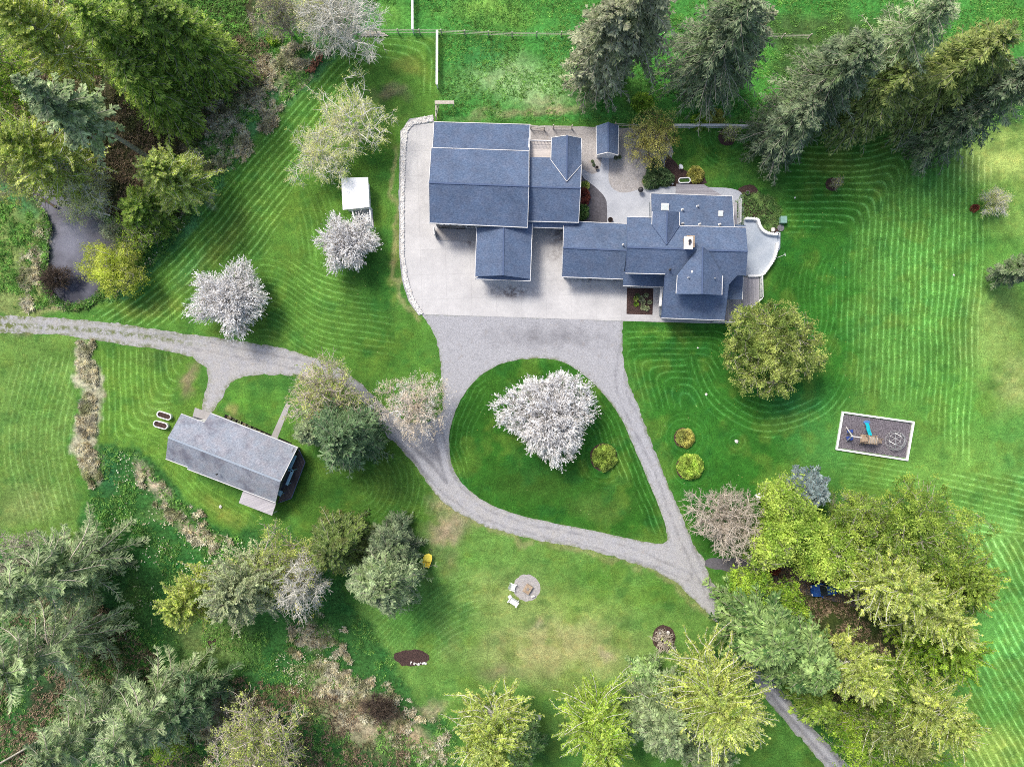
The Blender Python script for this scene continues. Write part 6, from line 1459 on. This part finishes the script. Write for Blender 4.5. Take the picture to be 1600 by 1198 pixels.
for sy in (-1, 1):
    mb = MB(); mb.box((1.98, sy * .55, .72), (.16, .28, .16)); mb.build('headlight', M['white'], g, bevel=.02)
    mb = MB(); mb.box((.75, sy * .93, 1.05), (.14, .2, .12)); mb.build('mirror', carp, g, bevel=.02)
    for sx in (-1.25, 1.3):
        mb = MB(); mb.tube([(sx, sy * .68, .33), (sx, sy * .88, .33)], .33, 18); wv_ = mb.build('wheel', M['black'], g)
        mb = MB(); mb.tube([(sx, sy * .86, .33), (sx, sy * .9, .33)], .18, 12); mb.build('rim', M['metal'], wv_)
# playground
g = empty('playground_border', W(1367, 680, 0), 0, 'white timber frame around the playground mulch', 'playground edging')
pc = [(1316.7,643.9),(1427.2,659.5),(1417.1,718.3),(1307.1,701.3)]
for i in range(4):
    a, b = W(*pc[i], .14), W(*pc[(i + 1) % 4], .14); d = (b - a).normalized()
    mb = MB(); mb.bar(a - d * .12, b - d * .13, .24, .28); wpart(mb, 'board', M['white'], g)
g = obj_root('climbing_dome', 1397.5, 688.3, 0, 'grey geodesic climbing dome in the playground', 'climbing frame'); c0 = Vector((0, 0, 0)); Rd = 1.35
bm = bmesh.new(); bmesh.ops.create_icosphere(bm, subdivisions=2, radius=Rd); mb = MB(); done = set()
for e in bm.edges:
    a, b = e.verts[0].co, e.verts[1].co
    if a.z > -.12 and b.z > -.12: mb.tube([a + Vector((0, 0, .12)), b + Vector((0, 0, .12))], .028, 6, False)
bm.free(); mb.build('bars', M['galv'], g)
mb = MB()
for k in range(10):
    a = k * math.pi / 5; mb.lathe([(.07, 0), (.07, .08), (.04, .14)], (Rd * math.cos(a), Rd * math.sin(a), 0), 8)
mb.build('feet', M['metal'], g)
ps = empty('playset', W(1352, 683, 0), 0, 'wooden playset with turquoise slide and blue swings in the playground', 'playset')
wt = M['wood_tan']
mb = MB(); ap = W(1332, 681, 2.2)
for p in ((1322,667),(1322.5,689)): mb.bar(W(*p, 0), ap, .1, .1)
wpart(mb, 'leg', M['rock'], ps)
mb = MB(); mb.bar(ap - Vector((.2, 0, 0)), W(1346, 683.5, 2.2), .12, .14); wpart(mb, 'swing_beam', M['rock'], ps)
bsw = plain('blue_swing', (.03, .07, .3), .4)
for x in (1334.5, 1339.5):
    t = W(x, 681.8, 2.15); mb = MB(); mb.box(t - Vector((0, .35, 1.6)), (.42, .5, .08), .3)
    mb.box(t - Vector((0, -.6, 1.5)), (.36, .42, .08), -.2); s_ = wpart(mb, 'swing', bsw, ps)
    mb = MB()
    for dx in (-.16, .16): mb.tube([t + Vector((dx, 0, 0)), t + Vector((dx, -.35, -1.58))], .012, 5); mb.tube([t + Vector((dx, 0, 0)), t + Vector((dx, .6, -1.5))], .012, 5)
    mb.build('chain', M['metal'], s_)
mb = MB()
for i in range(6): mb.bar(W(1345.6 + i * 2.1, 679, 1.35), W(1345 + i * 2.1, 690, 1.35), .16, .05)
wpart(mb, 'platform', wt, ps)
for p in ((1345,678.5),(1344.6,690.5),(1357,679.5),(1356.5,692)):
    mb = MB(); mb.bar(W(*p, 0), Vector((*W(*p, 0).xy, 2.3)), .1, .1); wpart(mb, 'post', wt, ps)
mb = MB()
for i in range(5): mb.bar(Vector((*W(1345 + i * 2.6, 679, 0).xy, 2.3)), Vector((*W(1344.6 + i * 2.6, 691, 0).xy, 2.3)), .09, .05)
wpart(mb, 'roof_slats', wt, ps)
mb = MB(); mb.prism([W(1358,681,1.3), W(1372,684,1.3), W(1370.5,692.5,1.3), W(1357,692,1.3)], .08); wpart(mb, 'deck', M['wood_pale'], ps)
mb = MB()
for p in ((1372,684.5),(1370.5,692)): mb.bar(Vector((*W(*p, 1.3).xy, 1.25)), W(p[0] + 8, p[1] + .8, 0.0), .07, .07)
for i in range(4):
    t = (i + .6) / 4.4; mb.bar(Vector((*W(1372, 684.5, 1.3).xy, 1.25)).lerp(W(1380, 685.3, 0), t), Vector((*W(1370.5, 692, 1.3).xy, 1.25)).lerp(W(1378.5, 692.8, 0), t), .06, .04)
wpart(mb, 'ladder', wt, ps)
mb = MB()
for i in range(3): mb.bar(W(1345 + i * 3.4, 691, 1.3), W(1342.5 + i * 5, 694.5, 0), .09, .07)
wpart(mb, 'climbing_ramp', wt, ps)
sl_ = plain('turquoise_slide', (.01, .46, .55), .3, 0, .6); mb = MB(); st = W(1357.5, 679.5, 1.3); en = W(1353.8, 660.5, .15); k = 8; pv = []
ax = (en - st); ax.z = 0; ax.normalize(); pr_ = Vector((-ax.y, ax.x, 0))
for i in range(k + 1):
    t = i / k; p = st.lerp(en, t); p.z = 1.3 * (1 - t) ** 1.15 + .16 + .05 * math.sin(t * 12)
    for q, z in ((-.26,.16),(-.2,.16),(-.18,0),(.18,0),(.2,.16),(.26,.16)): pv.append(p + pr_ * q + Vector((0, 0, z)))
mb.add(pv, [(i * 6 + j, i * 6 + j + 1, i * 6 + j + 7, i * 6 + j + 6) for i in range(k) for j in range(5)]); so = wpart(mb, 'slide', sl_, ps)
md = so.modifiers.new('thickness', 'SOLIDIFY'); md.thickness = .03
mb = MB(); mb.lathe([(.46, 0), (.46, .1), (.3, .14)], W(1354, 659.5, 0), 16, 1, .6); wpart(mb, 'landing_pad', plain('blue_pad', (.08, .2, .45), .5), ps)
# garden bits
g = obj_root('barbecue_grill', 999.5, 299, 30, 'round black covered grill at the edge of the courtyard path', 'grill')
mb = MB(); mb.lathe([(.12, .5), (.32, .62), (.36, .78), (.36, .8)], (0, 0, 0), 18); mb.build('bowl', M['black'], g)
mb = MB(); mb.lathe([(.37, .81), (.34, .95), (.22, 1.05), (.05, 1.09)], (0, 0, 0), 18); ld = mb.build('lid', M['black'], g); mb = MB(); mb.box((0, 0, 1.12), (.14, .03, .05)); mb.build('handle', M['metal'], ld)
for k in range(3): a = k * 2.1; mb = MB(); mb.bar((.3 * math.cos(a), .3 * math.sin(a), 0), (.12 * math.cos(a), .12 * math.sin(a), .6), .03, .03); mb.build('leg', M['metal'], g)
def pot(x, y, r, label, mat, fill, h=.45):
    g = obj_root('plant_pot', x, y, 0, label, 'plant pot', 'round pots in the courtyard')
    mb = MB(); mb.lathe([(r * .7, 0), (r, h), (r * 1.06, h), (r * 1.06, h + .04), (r * .86, h + .04), (r * .84, h - .08)], (0, 0, 0), 18); mb.build('pot', mat, g)
    mb = MB(); mb.lathe([(r * .84, h - .06), (r * .5, h - .02), (.01, h)], (0, 0, 0), 14); mb.build('soil', fill, g)
pot(932, 263.5, .24, 'grey pot left of the shed path in the courtyard gravel', M['rock_grey'], M['mulch_black'])
pot(953, 344.5, .32, 'dark pot at the foot of the courtyard path by the garage roof', M['mulch'], M['mulch_black'])
pot(1006, 285.5, .32, 'olive-rimmed pot touching the dark green shrub', plain('olive_pot', A(150, 146, 96), .6), M['moss'])
pot(1166.5, 302.5, .28, 'pot with green planting at the corner of the terrace bed', M['rock_grey'], M['moss'])
for x, y, l, r in ((963,247,'dark low shrub right of the shed door',.32),(968.5,245.5,'dark low shrub further right of the shed door',.26),(926,252,'dark low plant left of the shed door',.2),(928,257.5,'dark low plant just above the grey pot',.22)):
    make_shrub('low_plant', x, y, .4, r, 'dark_fir', 120, l, 'low plants by the garden shed', size=.12, cat='plant')
g = obj_root('utility_box', 1221.5, 345, 0, 'pale green square utility box in the grass beyond the patio wall', 'utility box')
ug = plain('utility_green', A(150, 192, 178), .45); mb = MB(); mb.box((0, 0, .35), (.8, .85, .7)); mb.build('cabinet', ug, g, bevel=.02); mb = MB(); mb.box((0, 0, .73), (.88, .93, .06)); mb.build('lid', ug, g, bevel=.01)
g = obj_root('well_cover', 1219.5, 356.5, 0, 'round grey grated cover just below the green utility box', 'cover')
mb = MB(); mb.lathe([(.46, 0), (.46, .14), (.4, .16)], (0, 0, 0), 22); mb.build('ring', M['rock_grey'], g); mb = MB()
for i in range(7): mb.bar((-.38 + .01 * i, -.33 + i * .11, .17), (.38, -.33 + i * .11, .17), .04, .03)
mb.build('grate', M['metal'], g)
g = obj_root('clothes_post', 1214, 403, 0, 'white T-shaped post leaning out from the curved patio wall', 'post')
mb = MB(); mb.tube([(0, 0, 0), (.35, .1, 1.9)], .04); mb.build('pole', M['white'], g); mb = MB(); mb.bar((.38, -.1, 1.92), (.3, .3, 1.92), .06, .06); mb.build('crossbar', M['white'], g)
g = obj_root('bird_bath', 1062.5, 262.5, 35, 'white garden ornament in the mulch bed behind the rear deck', 'ornament')
mb = MB(); mb.lathe([(.2, 0), (.12, .1), (.08, .45), (.1, .5)], (0, 0, 0), 14); mb.build('pedestal', M['white'], g); mb = MB(); mb.lathe([(.1, .5), (.3, .6), (.3, .64), (.22, .6)], (0, 0, 0), 18, .8, 1.2); mb.build('basin', M['white'], g)
g = obj_root('tire', 513, 83.5, 0, 'old black tire lying beside the wood pile', 'tire')
mb = MB(); mb.lathe([(.22, 0), (.42, .02), (.45, .12), (.42, .22), (.24, .24), (.2, .12)], (0, 0, 0), 24); mb.build('tread', M['black'], g); mb = MB(); mb.lathe([(.19, .04), (.19, .06)], (0, 0, 0), 16); mb.build('inner_ground', M['mulch_black'], g)
wp = empty('wood_pile', W(494, 96, 0), 0, 'pile of reddish split wood at the edge of the weeds', 'wood pile'); rng = random.Random(5)
M['redwood'] = mottled('split_wood', A(172, 124, 96), A(116, 76, 60), 4, .85, .4, 20)
for i in range(46):
    t = rng.random(); x, y = 503 - 20 * t + rng.gauss(0, 3), 88 + 24 * t + rng.gauss(0, 3); a = rng.random() * 3.14; p = W(x, y, .1 + rng.random() * .3); L = rng.uniform(.2, .4)
    mb = MB(); mb.bar(p - Vector((math.cos(a) * L, math.sin(a) * L, rng.uniform(-.1, .1))), p + Vector((math.cos(a) * L, math.sin(a) * L, rng.uniform(-.1, .1))), rng.uniform(.1, .2), rng.uniform(.08, .16)); wpart(mb, 'log', M['redwood'], wp)
def stone_mesh(rng_, r):
    bm = bmesh.new(); bmesh.ops.create_icosphere(bm, subdivisions=1, radius=r)
    for v in bm.verts: v.co *= rng_.uniform(.75, 1.2)
    vs = [tuple(v.co) for v in bm.verts]; fs = [tuple(v.index for v in f.verts) for f in bm.faces]; bm.free(); return vs, fs
for x, y, r, l, m in ((1044,988,.27,'larger white stone at the foot of the bare beige sapling','rock'),(1031.5,988.5,.17,'smaller white stone at the foot of the bare beige sapling','rock'),(1004.8,468.5,.2,'white stone in the middle of the entry bed','rock'),
                      (1051,287.5,.16,'white stone at the corner of the rear deck','rock'),(1120.5,968,.24,'tan stone beside the lower drive','rock'),(1226.5,1091,.2,'tan stone at the edge of the drive bottom stretch','rock'),(1208,359,.34,'pale boulder in the terrace bed by the utility box','rock'),(843,1121,.3,'pale stone beside the lime and white tree','rock'),(1150.5,689,.3,'white cover stone alone in the lawn between shrubs and playground','rock'),(1090.5,543.5,.14,'small white marker stone in the lawn below the house','rock'),(1103.5,616,.2,'white marker stone in the lawn above the ringed shrubs','rock'),(256,1092,.3,'pale stump stone at the thicket edge','rock'),(344.5,791.5,.26,'white stone in the grass below the guest house','rock'),(1490.5,429.5,.16,'small white stone in the big right lawn','rock'),(1242,309,.14,'small pale stone in the dark lawn beside the terrace bed','rock')):
    rg_ = random.Random(int(x)); vs, fs = stone_mesh(rg_, r); mb = MB(); p = W(x, y, r * .35); mb.add([(v[0] + p.x, v[1] + p.y, v[2] * .6 + p.z) for v in vs], fs)
    o = mb.build('stone', M[m]); tag(o, l, 'stone', 'single stones')
# hillock stones in the small bed
rng = random.Random(11)
for i in range(14):
    vs, fs = stone_mesh(rng, rng.uniform(.1, .2)); mb = MB(); p = W(642 + i * 1.8 + rng.gauss(0, 1.2), 1036.5 - .012 * (i - 7) ** 2 * 2 + rng.gauss(0, 1), .06); mb.add([(v[0] + p.x, v[1] + p.y, v[2] * .7 + p.z) for v in vs], fs)
    tag(mb.build('edging_stone', M['rock']), 'whitish stone in the row edging the low mulch bed at the bottom', 'stone', 'stones edging the low bed')
# white rock strip beside the apron (thousands of stones: one object)
rgn = np.random.default_rng(3); strip = [(627,210),(636,194),(650,186),(676,181),(677,190),(646,195),(637,205),(634,232),(631.5,300),(631.5,398),(636,432),(645,464),(661,490),(655,492),(641,470),(631,436),(627,400),(627,300)]
ic = stone_mesh(random.Random(2), 1.0); iv = np.array(ic[0]); jf = np.array(ic[1]); P_ = np.array(strip)
x = rgn.uniform(P_[:, 0].min(), P_[:, 0].max(), 90000); y = rgn.uniform(P_[:, 1].min(), P_[:, 1].max(), 90000); k = pip(x, y, strip); x = x[k][:5200]; y = y[k][:5200]; m_ = len(x)
sc_ = rgn.uniform(.06, .16, (m_, 1, 1)) * rgn.uniform(.7, 1.3, (m_, 1, 3)); an = rgn.random(m_) * 6.28; Rm = np.zeros((m_, 3, 3)); Rm[:, 0, 0] = np.cos(an); Rm[:, 0, 1] = -np.sin(an); Rm[:, 1, 0] = np.sin(an); Rm[:, 1, 1] = np.cos(an); Rm[:, 2, 2] = 1
VV = np.einsum('nij,nkj->nki', Rm, iv[None] * sc_) + np.stack([(x - CX) / S, -(y - CY) / S, rgn.uniform(.02, .1, m_)], -1)[:, None]
o = np_mesh('white_gravel', VV.reshape(-1, 3), (jf[None] + (np.arange(m_) * len(iv))[:, None, None]).reshape(-1, 3), M['rock']); tag(o, 'white rock strip edging the concrete apron', 'rock edging', kind='stuff')
# guest bed shrubs along the black mulch
for i in range(9):
    t = i / 8; make_shrub('bed_plant', 358 + 62 * t, 652 + 31 * t, .35, .28, 'greyleaf' if i % 3 else 'dry_tuft', 90, 'low plant in the black mulch bed along the guest house, ' + ('first from the garage slab','second from the garage slab','third from the garage slab','fourth from the garage slab','middle of the row'.replace('middle of the row','fifth from the garage slab'),'fourth from the front walk','third from the front walk','second from the front walk','next to the front walk')[i], 'plants in the guest house bed', size=.12, cat='plant')
# fallen trunks over the pond
g = obj_root('fallen_log', 135, 328, 0, 'thin white fallen trunk lying out from the pond bank', 'log'); mb = MB(); mb.tube([(-3.7, 1.0, .7), (-1, .3, .6), (3.6, -.9, .5)], [.05, .08, .11], 8); mb.build('trunk', M['bark_white'], g)
mb = MB(); mb.tube([(-1, .3, .6), (-1.6, .9, .9)], [.04, .02], 6); mb.tube([(1, -.2, .6), (.6, -.8, .9)], [.04, .02], 6); mb.build('branch', M['bark_white'], g)
g = obj_root('fallen_tree', 72, 314, 0, 'dark fallen tree with bare limbs lying in the pond water', 'log'); mb = MB()
mb.tube([(-2.4, 1.6, -.05), (-.3, .2, .1), (1.6, -1.0, .3)], [.05, .1, .14], 8); mb.build('trunk', M['bark_brown'], g); mb = MB(); rng = random.Random(9)
for i in range(16):
    t = rng.random(); b0 = Vector((-2.2 + 3.6 * t, 1.45 - 2.3 * t, .05)); a = rng.uniform(0, 6.28); q = b0 + Vector((math.cos(a) * rng.uniform(.5, 1.3), math.sin(a) * rng.uniform(.5, 1.3), rng.uniform(0, .4))); mb.tube([b0, b0.lerp(q, .5) + Vector((0, 0, .08)), q], [.04, .03, .012], 5)
mb.build('branch', M['bark_brown'], g)
g = obj_root('fallen_log', 78, 1150, 0, 'long thin grey fallen trunk among the weeping spruces', 'log'); mb = MB(); mb.tube([(-6.5, -3.4, .5), (0, .4, .8), (4.2, 4.2, .6)], [.12, .09, .05], 8); mb.build('trunk', M['bark'], g)
